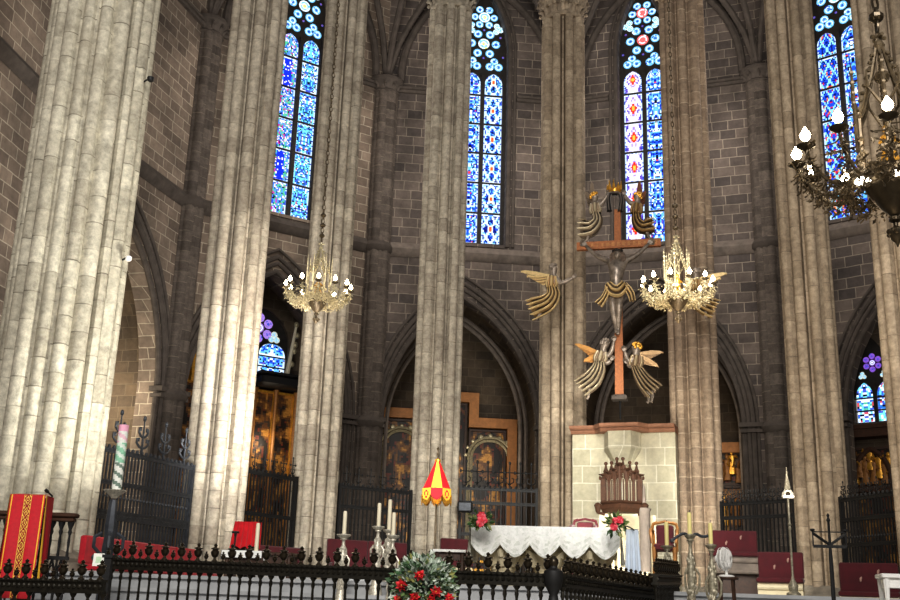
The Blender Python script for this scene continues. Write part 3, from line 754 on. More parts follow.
def angel(label, feet, head, hr, neck, chest, waist, arms, wings, robe, rw, dy=-.05, hairc='gold', cols=(GC, GM, GD), folds=3.5, legs=None, face=1, body='bronze', bracket=0, wc=None):
    F = CF.sub(*feet, dy); t = thing('angel_statue', label, 'statue', F, group='gilded angels of the crucifix')
    js = [J(F, *waist, hr * .85, 0), J(F, *chest, hr * 1.15, -.02), J(F, *neck, hr * .5, -.03), J(F, *head, hr * .8, -.05), J(F, head[0] + face * hr * .15, head[1] - hr * .5, hr * .7, -.05)]
    ed = [(0, 1), (1, 2), (2, 3), (3, 4)]
    for ai, arm in enumerate(arms):
        last = 1
        for qi, (x, y) in enumerate(arm):
            js.append(J(F, x, y, hr * (.62, .48, .38, .28)[min(qi, 3)], -.06 - .02 * qi + (.1 if ai else 0))); ed.append((last, len(js) - 1)); last = len(js) - 1
    b = skin('body', js, ed, body, t)
    for ai, arm in enumerate(arms):
        w0, w1 = arm[-1], arm[-2]; dx, dz = w0[0] - w1[0], w0[1] - w1[1]; L_ = max(.1, hypot(dx, dz)); q = hr * .95 / L_
        hand(F, w0, (w0[0] + dx * q, w0[1] + dz * q), -.06 - .02 * (len(arm) - 1) + (.1 if ai else 0), face).build('hand', body, b)
    # hair of curls, face features
    hc = F.L(*head, -.05); k = hr * F.mpp(*head); mb = MB(); random.seed(int(head[0] * 7))
    for i in range(26):
        th = random.uniform(0, 2 * pi); zz = random.uniform(-.35, 1.0); rr = sqrt(max(0, 1 - zz * zz)); d = Vector((rr * cos(th), rr * sin(th), zz))
        if d.x * face > .45 and d.z < .55: continue
        mb.ball(hc + d * k * .95, k * .34, 6)
    mb.ball(hc + Vector((-face * k * .25, 0, k * .2)), k * .9, 8); mb.build('hair', hairc, b)
    mb = MB(); f = Vector((face * .75, -.65, 0)).normalized()
    mb.tube([hc + f * k * .82 + Vector((0, 0, k * .2)), hc + f * k * 1.12 - Vector((0, 0, k * .12)), hc + f * k * .9 - Vector((0, 0, k * .2))], [k * .08, k * .14, k * .1], 6)
    sd = Vector((-f.y, f.x, 0))
    for sx in (-1, 1): mb.ball(hc + f * k * .85 + sd * sx * k * .32 + Vector((0, 0, k * .15)), k * .1, 6)
    mb.tube([hc + f * k * .88 + sd * k * .22 - Vector((0, 0, k * .45)), hc + f * k * .93 - Vector((0, 0, k * .43)), hc + f * k * .88 - sd * k * .22 - Vector((0, 0, k * .45))], k * .06, 5); mb.build('face', body, b)
    for wg in wings:
        mb = MB(); wing(F, *wg, .12, mb, cols=wc or (cols[0], cols[1])); mb.build('wing', 'drape', t, 30)
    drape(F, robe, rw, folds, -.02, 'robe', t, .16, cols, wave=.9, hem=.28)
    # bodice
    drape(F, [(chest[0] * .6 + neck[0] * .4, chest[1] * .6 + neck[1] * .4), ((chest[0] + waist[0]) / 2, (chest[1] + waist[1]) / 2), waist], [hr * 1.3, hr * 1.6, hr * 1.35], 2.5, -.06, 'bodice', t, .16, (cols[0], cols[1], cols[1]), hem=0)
    if bracket:
        mb = MB(); c_ = F.L(*chest, 0); wp = F.world(c_); pp = PIL[bracket]; rel = Vector((pp.x - wp.x, pp.y - wp.y, 0)); dd = rel.dot(F.N) - .45
        mb.tube([c_, c_ + Vector((rel.dot(F.X) * .5, dd, .02))], .025, 6); mb.build('wall_bracket', 'iron', t)
    if legs:
        for lg in legs:
            mb = MB(); mb.tube([F.L(x, y, -.02) for x, y in lg], [.06, .05, .035, .045, .02][:len(lg)], 7); mb.build('foot', body, t)
    return t
SV = (srgb(222, 208, 178), srgb(150, 134, 114), srgb(74, 66, 58))
angel('gilded angel flying on the brown pillar with one bare arm stretched towards the cross', (540, 317), (553.5, 268), 4.2, (553, 273.5), (552, 279), (552, 288),
      [[(555.5, 278), (561, 283.5), (568, 280.5), (573, 277.5)], [(550, 280), (547, 287), (550, 291)]], [((551, 277), (521, 272), (546, 283)), ((551, 276), (527, 277), (548, 288))],
      [(552, 286), (553, 295), (547, 303), (535, 308)], [5, 7.5, 10, 12], hairc='bronze', bracket=3, folds=4.5, legs=[[(547, 304), (541, 312), (538, 317), (536, 319)]])
angel('small angel above the crossbeam holding the golden crown, standing before the bare masonry', (587, 240), (594.5, 196.5), 4.2, (595, 201.5), (595, 206), (596, 214),
      [[(597.5, 204), (601.5, 204), (605, 199), (607.5, 194.5)], [(592.5, 205), (590, 209), (592, 212)]], [((594, 203), (592, 182.5), (589, 200)), ((593, 203), (586, 193), (589, 207))],
      [(596, 212), (597, 221), (591, 228), (580, 221)][:3] + [(584, 229)], [4, 6, 9, 11], folds=3.5, wc=(srgb(150, 134, 116), srgb(112, 98, 86)), legs=[[(590, 231), (588, 236), (587, 240), (585, 241)]], cols=SV, hairc='gold')
angel('small angel above the crossbeam holding the golden crown, standing before the stained glass', (650, 240), (637.5, 196.5), 4.2, (637, 201.5), (637, 206), (636, 214),
      [[(634.5, 204), (630, 203), (627, 199), (624.5, 194.5)], [(639.5, 205), (642, 209), (640, 212)]], [((638, 203), (640, 182), (643, 200)), ((639, 203), (646, 192), (643, 207))],
      [(636, 212), (637, 221), (642, 227), (650, 226)], [4, 5.5, 8, 10], folds=3.5, wc=(srgb(140, 92, 70), srgb(104, 72, 56)), face=-1, legs=[[(645, 229), (648, 234), (649.5, 238), (651.5, 239)]], cols=(srgb(196, 164, 112), srgb(126, 100, 70), srgb(70, 58, 46)))
angel('kneeling angel with dark curls and one orange-gold wing at the foot of the cross', (588, 398), (605.5, 343.5), 4.8, (603.5, 349), (601, 354), (600, 362),
      [[(605, 352), (608.5, 357), (612, 350), (614, 341)], [(603, 357), (607, 364), (611, 360)]], [((601, 354), (575, 344.5), (592, 357)), ((599, 355), (584, 362), (596, 363))],
      [(599.5, 360), (598, 369), (592, 379), (584, 385)], [5, 8, 10.5, 11], folds=5, cols=SV, hairc='bronze', wc=(srgb(226, 172, 104), srgb(176, 124, 72)), legs=[[(589, 386), (589, 392), (588.5, 397), (587, 399)]])
angel('kneeling angel with golden curls and two spread wings at the foot of the cross', (651, 403), (636.5, 347.5), 5.0, (637, 353), (637, 358), (635, 367),
      [[(633.5, 357), (630, 363), (627, 359), (624.5, 351)], [(636, 361), (630, 367), (627, 363)]], [((639, 354), (663.5, 353), (650, 358)), ((640, 356), (659, 367.5), (646, 364))],
      [(635.5, 365), (640, 374), (646, 383), (652, 389)], [5, 7, 9, 10.5], folds=5, face=-1, cols=(srgb(210, 190, 154), srgb(134, 114, 94), srgb(70, 60, 54)), hairc='gold', wc=(srgb(150, 122, 84), srgb(112, 88, 62)), legs=[[(648, 391), (649, 396), (648.5, 401), (647, 403)], [(651, 391), (652.5, 396), (652, 400), (651, 402.5)]])
angel('flying angel half hidden behind the chandelier, on the pillar with pale joints', (704, 317), (696, 272), 4.2, (696, 277), (696, 282), (696, 290),
      [[(692.5, 281), (687, 285), (681, 283), (676, 280)], [(699, 283), (701, 289), (698, 293)]], [((698, 280), (727, 274), (703, 285)), ((698, 280), (721, 279), (702, 291))],
      [(696, 288), (696, 297), (702, 304), (711, 308)], [5, 7, 9, 11], face=-1, hairc='bronze', bracket=4, folds=4.5, legs=[[(703, 306), (706, 312), (705, 316), (707, 318)]])
# the golden crown with the folded veil under it
KF = CF.sub(614.5, 193, -.12); k = KF.mpp(614, 190)
ct = thing('golden_crown', 'golden spiked crown held between the two small angels above the cross', 'crown', KF)
mb = MB(); mb.lathe([(6.2 * k, 0), (6.4 * k, 1.0 * k), (6.0 * k, 1.6 * k), (6.3 * k, 3.5 * k), (6.0 * k, 3.5 * k), (5.7 * k, 1 * k)], 20)
for i in range(9):
    a_ = 2 * pi * i / 9 - pi / 2; d = Vector((cos(a_), sin(a_), 0)); hgt = 10 if i % 2 == 0 else 7.5
    mb.tube([d * 6.1 * k + Vector((0, 0, 2.5 * k)), d * 6.5 * k + Vector((0, 0, 5.5 * k)), d * 7 * k + Vector((0, 0, (hgt + 1) * k))], [1.7 * k, 1.5 * k, .2 * k], 6); mb.ball(d * 7 * k + Vector((0, 0, (hgt + 1) * k)), .6 * k, 6)
mb.build('crown_ring', 'gold', ct)
VF = CF.sub(614.5, 212, -.1)
vt = thing('folded_veil', 'dark folded veil with two hanging ends under the golden crown', 'veil', VF)
GV = (srgb(150, 142, 136), srgb(90, 84, 80), srgb(42, 40, 40))
drape(VF, [(607, 196), (611, 193.5), (618, 193.5), (622, 196)], [2.5, 3, 3, 2.5], 1.5, 0, 'veil_swag', vt, .12, GV, hem=0)
drape(VF, [(609.5, 194), (608.5, 200), (609, 206), (609.5, 211)], [2.5, 2.6, 2.6, 2.8], 2, -.02, 'veil_end', vt, .12, GV)
drape(VF, [(620, 194), (621.5, 200), (621, 206), (620.5, 211)], [2.5, 2.6, 2.6, 2.8], 2, -.02, 'veil_end', vt, .12, GV)

# ================================================================== CHANDELIERS
def make_chandelier(name, label, loc, metal, dark, chain_top, cz=0, group=None, down=False):
    t = thing(name, label, 'chandelier', loc=loc, rz=radians(7), group=group)
    mb = MB(); z = 1.28
    while z < chain_top:
        r = .035; q = int(z * 10) % 2
        mb.tube([(cos(a_) * r * (1 if q else .3), cos(a_) * r * (.3 if q else 1), z + .07 + sin(a_) * .07) for a_ in [2 * pi * i / 10 for i in range(11)]], .012, 5, caps=False); z += .12
    for zz in (1.45, 1.72, 1.98): mb.ball((0, 0, zz), (.07, .07, .055), 8)
    mb.build('chain', dark, t)
    # spire: open gothic canopy of six ribs with crockets
    mb = MB()
    for i in range(6):
        a_ = 2 * pi * i / 6; d = Vector((cos(a_), sin(a_), 0)); pts = [d * .25 + Vector((0, 0, .48)), d * .2 + Vector((0, 0, .58)), d * .11 + Vector((0, 0, .8)), d * .05 + Vector((0, 0, 1.05)), Vector((0, 0, 1.28))]
        mb.tube(pts, [.02, .02, .016, .014, .012], 5)
        for q in range(7): p = pts[1].lerp(pts[3], q / 6); mb.ball(p + d * .025, (.025, .025, .02), 5)
        e = Vector((cos(a_ + pi / 3), sin(a_ + pi / 3), 0)); mid = (d + e) * .5
        mb.tube([d * .25 + Vector((0, 0, .42)), (d * .7 + e * .3) * .27 + Vector((0, 0, .55)), mid * .3 + Vector((0, 0, .66)), (d * .3 + e * .7) * .27 + Vector((0, 0, .55)), e * .25 + Vector((0, 0, .42))], .015, 5)
        mb.tube([mid * .3 + Vector((0, 0, .64)), mid * .3 + Vector((0, 0, .82))], [.018, .004], 5)
        mb.tube([d * .29 + Vector((0, 0, .2)), d * .29 + Vector((0, 0, .75)), d * .29 + Vector((0, 0, .95))], [.018, .016, .003], 5)
        for q in (.55, .65, .75, .85): mb.ball(d * .29 + Vector((0, 0, q)), .024, 5)
    mb.lathe([(.055, .8), (.075, .84), (.055, .88)], 8); mb.lathe([(.03, 1.1), (.055, 1.15), (.03, 1.2)], 8); mb.tube([(-.07, 0, 1.24), (.07, 0, 1.24)], .02, 5); mb.tube([(0, -.07, 1.24), (0, .07, 1.24)], .02, 5)
    mb.build('spire', metal, t)
    mb = MB()
    for i in range(6):
        a_ = 2 * pi * i / 6; d = Vector((cos(a_), sin(a_), 0)); mb.tube([d * .25 + Vector((0, 0, -.08)), d * .25 + Vector((0, 0, .46))], .02, 6)
        for zz in (0, .2, .42): mb.ball(d * .25 + Vector((0, 0, zz)), .03, 6)
        for q in range(5):
            for sgn in (-1, 1):
                a2 = a_ + sgn * .16 * (q + 1) / 3; mb.ball(Vector((cos(a2), sin(a2), 0)) * .26 + Vector((0, 0, .02 + .045 * abs(sin(q * 1.7)))), .025, 5)
    mb.build('lantern', metal, t)
    # little standing figure in the lantern
    mb = MB(); mb.lathe([(.09, -.06), (.085, .02), (.06, .12), (.07, .2), (.065, .25), (.025, .28), (.04, .31), (.038, .345), (.01, .37)], 10); mb.tube([(.06, 0, .22), (.1, -.04, .17), (.05, -.08, .16)], .018, 5); mb.tube([(-.06, 0, .22), (-.1, -.04, .17), (-.05, -.08, .16)], .018, 5); mb.build('statuette', 'gold', t)
    # dark cone with a crested rim, hanging finial
    mb = MB(); mb.lathe([(.05, -.13), (.24, -.12), (.262, -.1), (.262, -.07), (.24, -.07), (.225, -.1)][:0] + [(.2, -.08), (.255, -.08), (.265, -.11), (.25, -.14), (.235, -.2), (.18, -.32), (.11, -.42), (.05, -.48), (.03, -.5)], 18)
    cn = mb.build('cone', dark, t)
    mb = MB()
    for i in range(18):
        a_ = 2 * pi * i / 18; d = Vector((cos(a_), sin(a_), 0)); mb.ball(d * .265 + Vector((0, 0, -.15)), (.022, .022, .03), 5); mb.ball(d * .262 + Vector((0, 0, -.05)), (.02, .02, .035), 5)
    mb.lathe([(.255, -.1), (.275, -.1), (.275, -.12), (.255, -.12)], 18); mb.build('cone_rim', metal, cn)
    mb = MB(); mb.lathe([(.02, -.5), (.05, -.51), (.055, -.54), (.02, -.56), (.02, -.59), (.06, -.62), (.07, -.66), (.05, -.71), (.02, -.74), (.004, -.78)], 10)
    for i in range(6): a_ = pi * i / 3; mb.ball((.065 * cos(a_), .065 * sin(a_), -.65), .03, 6)
    mb.build('hanging_finial', dark, t)
    # arm with leaf filigree, drip pan, candle bulb (built once, then copied round)
    rnd = random.Random(11); mb = MB()
    cur = bez([(.24, 0, -.06), (.36, 0, -.2), (.52, 0, -.24), (.66, 0, -.15), (.75, 0, -.02), (.76, 0, .06)], 5)
    mb.tube(cur, .016, 6)
    for i in range(130):
        p = cur[rnd.randrange(3, len(cur) - 2)]; a_ = rnd.uniform(0, 2 * pi); q = p + Vector((rnd.uniform(-.05, .05), rnd.gauss(0, .075), rnd.uniform(-.13, .08)))
        random.seed(i); mb.leaf(q, Vector((rnd.uniform(-1, 1), rnd.uniform(-1, 1), rnd.uniform(-1, .7))), rnd.uniform(.03, .065), .6)
        if i % 4 == 0: mb.tube(bez([p, (p + q) / 2 + Vector((0, .02, -.02)), q, q + Vector((.03, .02, -.03))], 3), .007, 4)
    for sgn in (-1, 1):
        mb.tube([(.45 + .07 * cos(q) * (1 - q / 9), sgn * .07 + .03 * sgn * sin(q), -.22 + .07 * sin(q) * (1 - q / 9)) for q in [i * .5 for i in range(15)]], .011, 5)
    arm_me = mb.mesh('arm', M[metal], 0)
    mb = MB(); mb.lathe([(.015, -.03), (.03, -.025), (.075, .0), (.085, .015), (.075, .012), (.02, .0)], 10); pan_me = mb.mesh('drip_pan', M[dark])
    mb = MB(); mb.lathe([(.016, .0), (.016, .06)], 8); can_me = mb.mesh('candle_sleeve', M['wax'])
    mb = MB(); mb.lathe([(.018, .06), (.042, .09), (.047, .115), (.032, .145), (.006, .19)], 10); bulb_me = mb.mesh('bulb', M['bulb'])
    for i in range(12):
        a_ = 2 * pi * i / 12; o = link('arm', arm_me, t); o.rotation_euler = (0, 0, a_)
        pn = link('drip_pan', pan_me, o, loc=(.77, 0, .08)); link('candle_sleeve', can_me, o, loc=(.77, 0, .08)); link('bulb', bulb_me, o, loc=(.77, 0, .08))
    if down:
        mb = MB(); mb.lathe([(.05, .03), (.07, 0), (.068, -.004), (.0, -.004)], 14); hm = mb.mesh('downlight', M['disc'])
        for a_ in (3.4, 4.4, 5.6): link('downlight', hm, t, loc=(.33 * cos(a_), .33 * sin(a_), -.24))
    return t
make_chandelier('chandelier', 'smaller lit brass chandelier hanging before the shadowed fluted pillar', W(318, 293, 23.6), 'brass', 'brassd', 9.5, group='lit candle chandeliers')
make_chandelier('chandelier', 'lit brass chandelier hanging just beside the crucifix over a pillar', W(677.5, 290, 21.6), 'brass', 'brassd', 9.5, group='lit candle chandeliers')
make_chandelier('chandelier', 'large dark lit chandelier hanging closest, cut by the picture edge', W(890, 163, 8.3), 'brassd', 'urn', 4.5, group='lit candle chandeliers', down=True)

# ================================================================== RETABLES IN THE CHAPELS
def gild(u, v, seed, w, h, dark=.0):
    x, z = u * w, v * h; a = noise.noise(Vector((x * 2.6, z * 2.2, seed))); b = noise.noise(Vector((x * 7, z * 6, seed + 9)))
    k = a + .6 * b - dark
    if k > .28: return srgb(186, 136, 66)
    if k > .08: return srgb(128, 88, 44)
    if k > -.12: return srgb(96, 62, 36)
    if k > -.26: return srgb(110, 50, 36) if b > 0 else srgb(60, 52, 48)
    return srgb(34, 26, 22)
def scene_panel(mb, x0, x1, z0, z1, y, seed, dark=0.0, res=.075):
    nx, nz = max(3, int((x1 - x0) / res)), max(3, int((z1 - z0) / res))
    mb.grid(lambda u, v: Vector((lerp(x0, x1, u), y, lerp(z0, z1, v))), nx, nz, lambda u, v: gild(u, v, seed, x1 - x0, z1 - z0, dark))
def retable(label, F, parts, frames, cols=(), pinn=(), figs=()):
    t = thing('retable', label, 'altarpiece', F, group='gilded altarpieces in the chapels')
    for i, (x0, x1, z0, z1, dk) in enumerate(parts):
        mb = MB(); scene_panel(mb, x0, x1, z0, z1, -.12, i * 3.7 + len(label), dk); mb.build('painted_panel', 'gilt', t, 0)
        mb = MB()
        for q in (x0, x1): mb.box((q, -.16, (z0 + z1) / 2), (.09, .14, z1 - z0 + .09))
        for q in (z0, z1): mb.box(((x0 + x1) / 2, -.16, q), (x1 - x0 + .09, .16, .09))
        mb.build('panel_frame', 'gold' if dk < .1 else 'woodd', t, 0)
    for (poly, y0, y1) in frames: mb = MB(); mb.prism(poly, y0, y1); mb.build('outer_frame', 'woodt', t, 0)
    for (x, z0, z1) in cols:
        mb = MB(); h = z1 - z0; mb.lathe([(.12, z0), (.12, z0 + .1), (.07, z0 + .15)] + [(.075 + .012 * (q % 2), z0 + .15 + (h - .35) * q / 12) for q in range(13)] + [(.11, z1 - .12), (.13, z1)], 8, (x, -.26, 0)); mb.build('column', 'ogold', t)
    for (x, z, h) in pinn:
        mb = MB(); mb.lathe([(.16, z), (.12, z + h * .2), (.18, z + h * .3), (.07, z + h * .5), (.1, z + h * .58), (.03, z + h * .8), (.05, z + h * .86), (.005, z + h)], 6, (x, -.2, 0)); mb.build('pinnacle', 'gold', t)
    for (x, z, h) in figs:
        mb = MB(); mb.lathe([(.15, z), (.16, z + h * .12), (.1, z + h * .42), (.13, z + h * .66), (.12, z + h * .76), (.04, z + h * .8), (.075, z + h * .87), (.08, z + h * .93), (.02, z + h)], 8, (x + .04 * sin(x * 40), -.3, 0), sq=.7)
        for sx in (-1, 1): mb.tube([(x + sx * .11, -.3, z + h * .75), (x + sx * .2, -.36, z + h * (.6 + .2 * sin(x * 17 + sx))), (x + sx * .14, -.45, z + h * (.62 + .3 * sin(x * 17 + sx)))], [.05, .045, .03], 6)
        mb.build('carved_figure', 'gold' if int(x * 10) % 3 == 0 else 'ogold', t)
    return t
def chapel_frame(i, dy): H = CH[i][1]; return Frame(H.world((0, -dy, FZ)), H.rz)
# north chapel (tall golden one seen either side of the red-draped chair's pillar)
H = chapel_frame(2, .5); l = lambda x, y: (H.L(x, y).x, H.L(x, y).z)
xa, xb = l(173, 420)[0], l(293, 420)[0]; zt_ = l(262, 392)[1]; wd = xb - xa
ps = [(lerp(xa, xb, a), lerp(xa, xb, b), z0, z1, dk) for a, b, z0, z1, dk in ((.02, .2, 1.2, zt_, .0), (.22, .38, 1.2, zt_ + 1.2, .05), (.4, .62, 1.2, zt_, .0), (.64, .8, 2.6, zt_, .05), (.64, .8, 1.2, 2.55, .0), (.82, .98, 1.2, zt_, -.12))]
rt = retable('tall golden altarpiece with a black top, behind the grille beside the red-draped chair', H, ps, [], [(lerp(xa, xb, q), 1.1, zt_ + .1) for q in (.01, .21, .39, .63, .81, .99)], [(lerp(xa, xb, q), zt_, 1.6) for q in (.1, .2)], [(lerp(xa, xb, q), 1.3, 1.5) for q in (.72, .9, .11)])
mb = MB(); za, zb2 = l(270, 391)[1], l(270, 378)[1]; x0, x1 = l(252, 385)[0], l(299, 385)[0]
mb.bevbox(((x0 + x1) / 2, -.5, (za + zb2) / 2), (x1 - x0, 1.0, zb2 - za - .1), .08)
for q in range(6): mb.ball((lerp(x0, x1, q / 5), -.95, zb2), .1, 6)
mb.box(((x0 + x1) / 2, -.5, zb2), (x1 - x0 + .2, 1.15, .08)); mb.build('canopy', 'black', rt)
mb = MB(); mb.box((lerp(xa, xb, .5), -.1, .6), (wd, .6, 1.2)); mb.build('altar_block', 'woodd', rt, 0)
# middle chapel: stepped tan frame
H = chapel_frame(3, .5); l = lambda x, y: (H.L(x, y).x, H.L(x, y).z)
xL0, xL1 = l(376, 420)[0], l(418, 420)[0]; xR1, xR0 = l(478, 410)[0], l(516, 430)[0]
zl = l(400, 409)[1]; zm = l(470, 394)[1]; zr = l(500, 420)[1]; wf = .42
frame_ = [(xL0, 1.0), (xL0, zl), (xL1, zl), (xL1, zm), (xR1, zm), (xR1, zr), (xR0, zr), (xR0, 1.0), (xR0 - wf, 1.0), (xR0 - wf, zr - wf), (xR1 - wf, zr - wf), (xR1 - wf, zm - wf), (xL1 + wf, zm - wf), (xL1 + wf, zl - wf), (xL0 + .12, zl - wf), (xL0 + .12, 1.0)]
retable('painted altarpiece in a stepped tan frame behind the parasol pillar', H,
        [(xL0 + .15, xL1 + .1, 1.6, zl - wf - .1, .12), (xL1 + .5, xR1 - .55, 1.4, zm - wf - .1, .15), (xR1 - .35, xR0 - wf - .1, 1.8, zr - wf - .12, .16), (xL0 + .15, xR0 - wf - .1, 1.0, 1.35, .0)],
        [(frame_, -.32, 0)], [(xL1 + .3, 1.3, zl - .6)], [], [])
# arched gilded crests over the painted panels
rt = [o for o in COL.objects if o.name.startswith('retable')][-1]
for (cx_, wz, z0, z1) in (((xL0 + xL1) / 2 + .2, .75, 2.2, zl - wf - .9), ((xR1 + xR0 - wf) / 2 - .1, .8, 2.2, zr - wf - .9)):
    mb = MB()
    for off in (0, .14):
        mb.tube([(x, -.2 - off * .3, z) for x, z in arch_pts(cx_, wz + off, z1 - .4, z1 + .35 + off, z0)], .065, 6)
    for q in range(9): a_ = pi * q / 8; mb.ball((cx_ + (wz + .26) * cos(a_), -.2, z1 - .3 + .85 * sin(a_)), .09 + .05 * random.random(), 6)
    mb.build('gilded_crest', 'brass', rt)
# chapel behind the screen
H = chapel_frame(4, .5); l = lambda x, y: (H.L(x, y).x, H.L(x, y).z)
xa, xb = l(690, 450)[0], l(751, 450)[0]; z0, z1 = l(735, 454)[1], l(735, 444)[1]; zf = l(735, 485)[1]
retable('altarpiece with a bright orange-gold top board and carved figures beside the dark wall shafts', H, [(xa, xb, zf, z0, .2), (xa, xb, 1.5, zf - .1, .1)], [([(xa, z0), (xb, z0), (xb, z1), (xa, z1)], -.5, 0)], [(xb, 1.2, z0), (lerp(xa, xb, .45), 1.2, z0)], [], [(lerp(xa, xb, q), zf + .05 + dz, hh) for q, dz, hh in ((.5, 0, .9), (.6, .1, 1.1), (.7, .35, 1.0), (.78, 0, .8), (.87, .1, 1.1), (.55, -1.7, 1.2), (.72, -1.7, 1.1), (.88, -1.7, 1.2))])
# south chapel
H = chapel_frame(5, .5); l = lambda x, y: (H.L(x, y).x, H.L(x, y).z)
xa, xb = l(843, 450)[0], l(905, 450)[0]; z1 = l(866, 430)[1]; zq = l(866, 488)[1]
rt = retable('carved dark wooden altarpiece with gilded reliefs under the smaller stained window', H, [(xa + .3, xb - .3, zq, z1 - .7, .1), (xa, xb, 1.3, zq - .15, .12)], [], [(xa + .1, zq - .1, z1 - .3), (xb - .1, zq - .1, z1 - .3)], [], [(lerp(xa, xb, q), zq + .08 + dz, hh) for q, dz, hh in ((.22, 0, .9), (.3, .25, .8), (.38, 0, 1.05), (.46, .5, .8), (.52, 0, 1.0), (.6, .2, .95), (.68, 0, .9), (.78, .3, .8))])
mb = MB(); mb.box(((xa + xb) / 2, -.3, z1 - .2), (xb - xa + .2, .7, .28)); mb.box(((xa + xb) / 2, -.3, z1 + .02), (xb - xa + .4, .8, .14)); mb.box(((xa + xb) / 2, -.25, zq - .1), (xb - xa + .2, .6, .2))
mb.tube([(x, -.35, z) for x, z in arch_pts((xa + xb) / 2, (xb - xa) / 2 - .45, z1 - 1.7, z1 - .75, zq)], .1, 6); mb.build('carved_entablature', 'wood', rt)
# left chapel wall: hanging frame glimpsed beyond the big pier
H = chapel_frame(1, .5)

# ================================================================== IRON GRILLES BETWEEN THE PILLARS
def grille(label, A, B, ztop, mat='iron', sp=.15, rails=(.5, .78), heads='curl', nh=5, band=.0, gap=.8, fs=.6):
    A = Vector((A[0], A[1], FZ)); B = Vector((B[0], B[1], FZ)); d = (B - A).normalized(); A = A + d * gap; B = B - d * gap
    L_ = (B - A).length; h = ztop - FZ; t = thing('iron_grille', label, 'grille', loc=A, rz=atan2(d.y, d.x), group='iron grilles closing the sanctuary')
    for z in (.1,) + tuple(r * h for r in rails) + (h,):
        mb = MB(); mb.box((L_ / 2, 0, z), (L_, .06, .07)); mb.box((L_ / 2, -.0, z + .045), (L_, .09, .03))
        if z == h:
            for k in range(int(L_ / .16)): mb.ball((.08 + k * .16, -.04, h + .08), (.05, .04, .05), 5)
        mb.build('rail', mat, t, 0)
    mb = MB(); mb.box((0, 0, h / 2), (.035, .035, h), taper=.9); mb.ball((0, 0, h * .63), (.035, .035, .05), 6); bar = mb.mesh('bar', M[mat], 0)
    n = min(64, int(L_ / sp))
    for k in range(n + 1): link('bar', bar, t, loc=(L_ * k / n, 0, 0))
    for x in (0, L_): mb = MB(); mb.box((x, 0, (h + .1) / 2), (.08, .08, h + .1)); mb.build('post', mat, t, 0)
    mb = MB()
    if heads == 'curl':
        mb.tube([(0, 0, 0), (0, 0, .9)], [.04, .02], 6); mb.ball((0, 0, .95), (.05, .05, .09), 6)
        for s_ in (-1, 1):
            for z0, sz in ((.12, .26), (.42, .2)):
                mb.tube([(0, 0, z0), (s_ * sz * .5, 0, z0 + .03), (s_ * sz, 0, z0 + .13), (s_ * sz * .95, 0, z0 + .24), (s_ * sz * .7, 0, z0 + .25), (s_ * sz * .68, 0, z0 + .17)], [.035, .035, .035, .04, .045, .03], 6)
    else:
        mb.tube([(0, 0, 0), (0, 0, .75)], [.03, .02], 6); mb.tube([(-.17, 0, .48), (.17, 0, .48)], .02, 5)
        for p in ((0, .8), (-.19, .48), (.19, .48)): mb.ball((p[0], 0, p[1]), (.045, .03, .06), 6)
        for s_ in (-1, 1): mb.tube([(s_ * .02, 0, .1), (s_ * .13, 0, .16), (s_ * .15, 0, .27), (s_ * .07, 0, .3)], .02, 5)
        mb.lathe([(.02, .05), (.06, .1), (.02, .15)], 6)
    mb.v = [(a * fs, b * fs, c * fs) for a, b, c in mb.v]
    hm = mb.mesh('finial', M[mat])
    for k in range(nh): link('finial', hm, t, loc=(L_ * (k + .5) / nh, 0, h + .1))
    return t
grille('tall dark grey iron grille with curled finials behind the painted paschal candle', (-7.8, 20.1), PIL[0], 4.42, 'irong', .115, (.46, .5, .74), 'curl', 5, gap=1.0, fs=.8)
grille('narrow black grille with a golden altarpiece behind it, next to the red-draped chair', PIL[0], PIL[1], 4.62, 'iron', .12, (.25, .62), 'cross', 6)
grille('black iron grille in shadow behind the four white candles', PIL[1], PIL[2], 4.6, 'iron', .13, (.3, .8), 'cross', 6)
grille('openwork black grille with cross-shaped finials behind the altar flowers and parasol', PIL[2], PIL[3], 4.85, 'iron', .15, (.55, .86), 'cross', 7, fs=.9)
grille('black iron grille behind the bell pole and the crimson benches', PIL[4], PIL[5], 4.45, 'iron', .12, (.3, .85), 'curl', 9, fs=.4)
grille('dense black grille behind the black iron candle stand', PIL[5], PIL[6], 4.35, 'iron', .11, (.3, .55, .8), 'curl', 9, fs=.38)

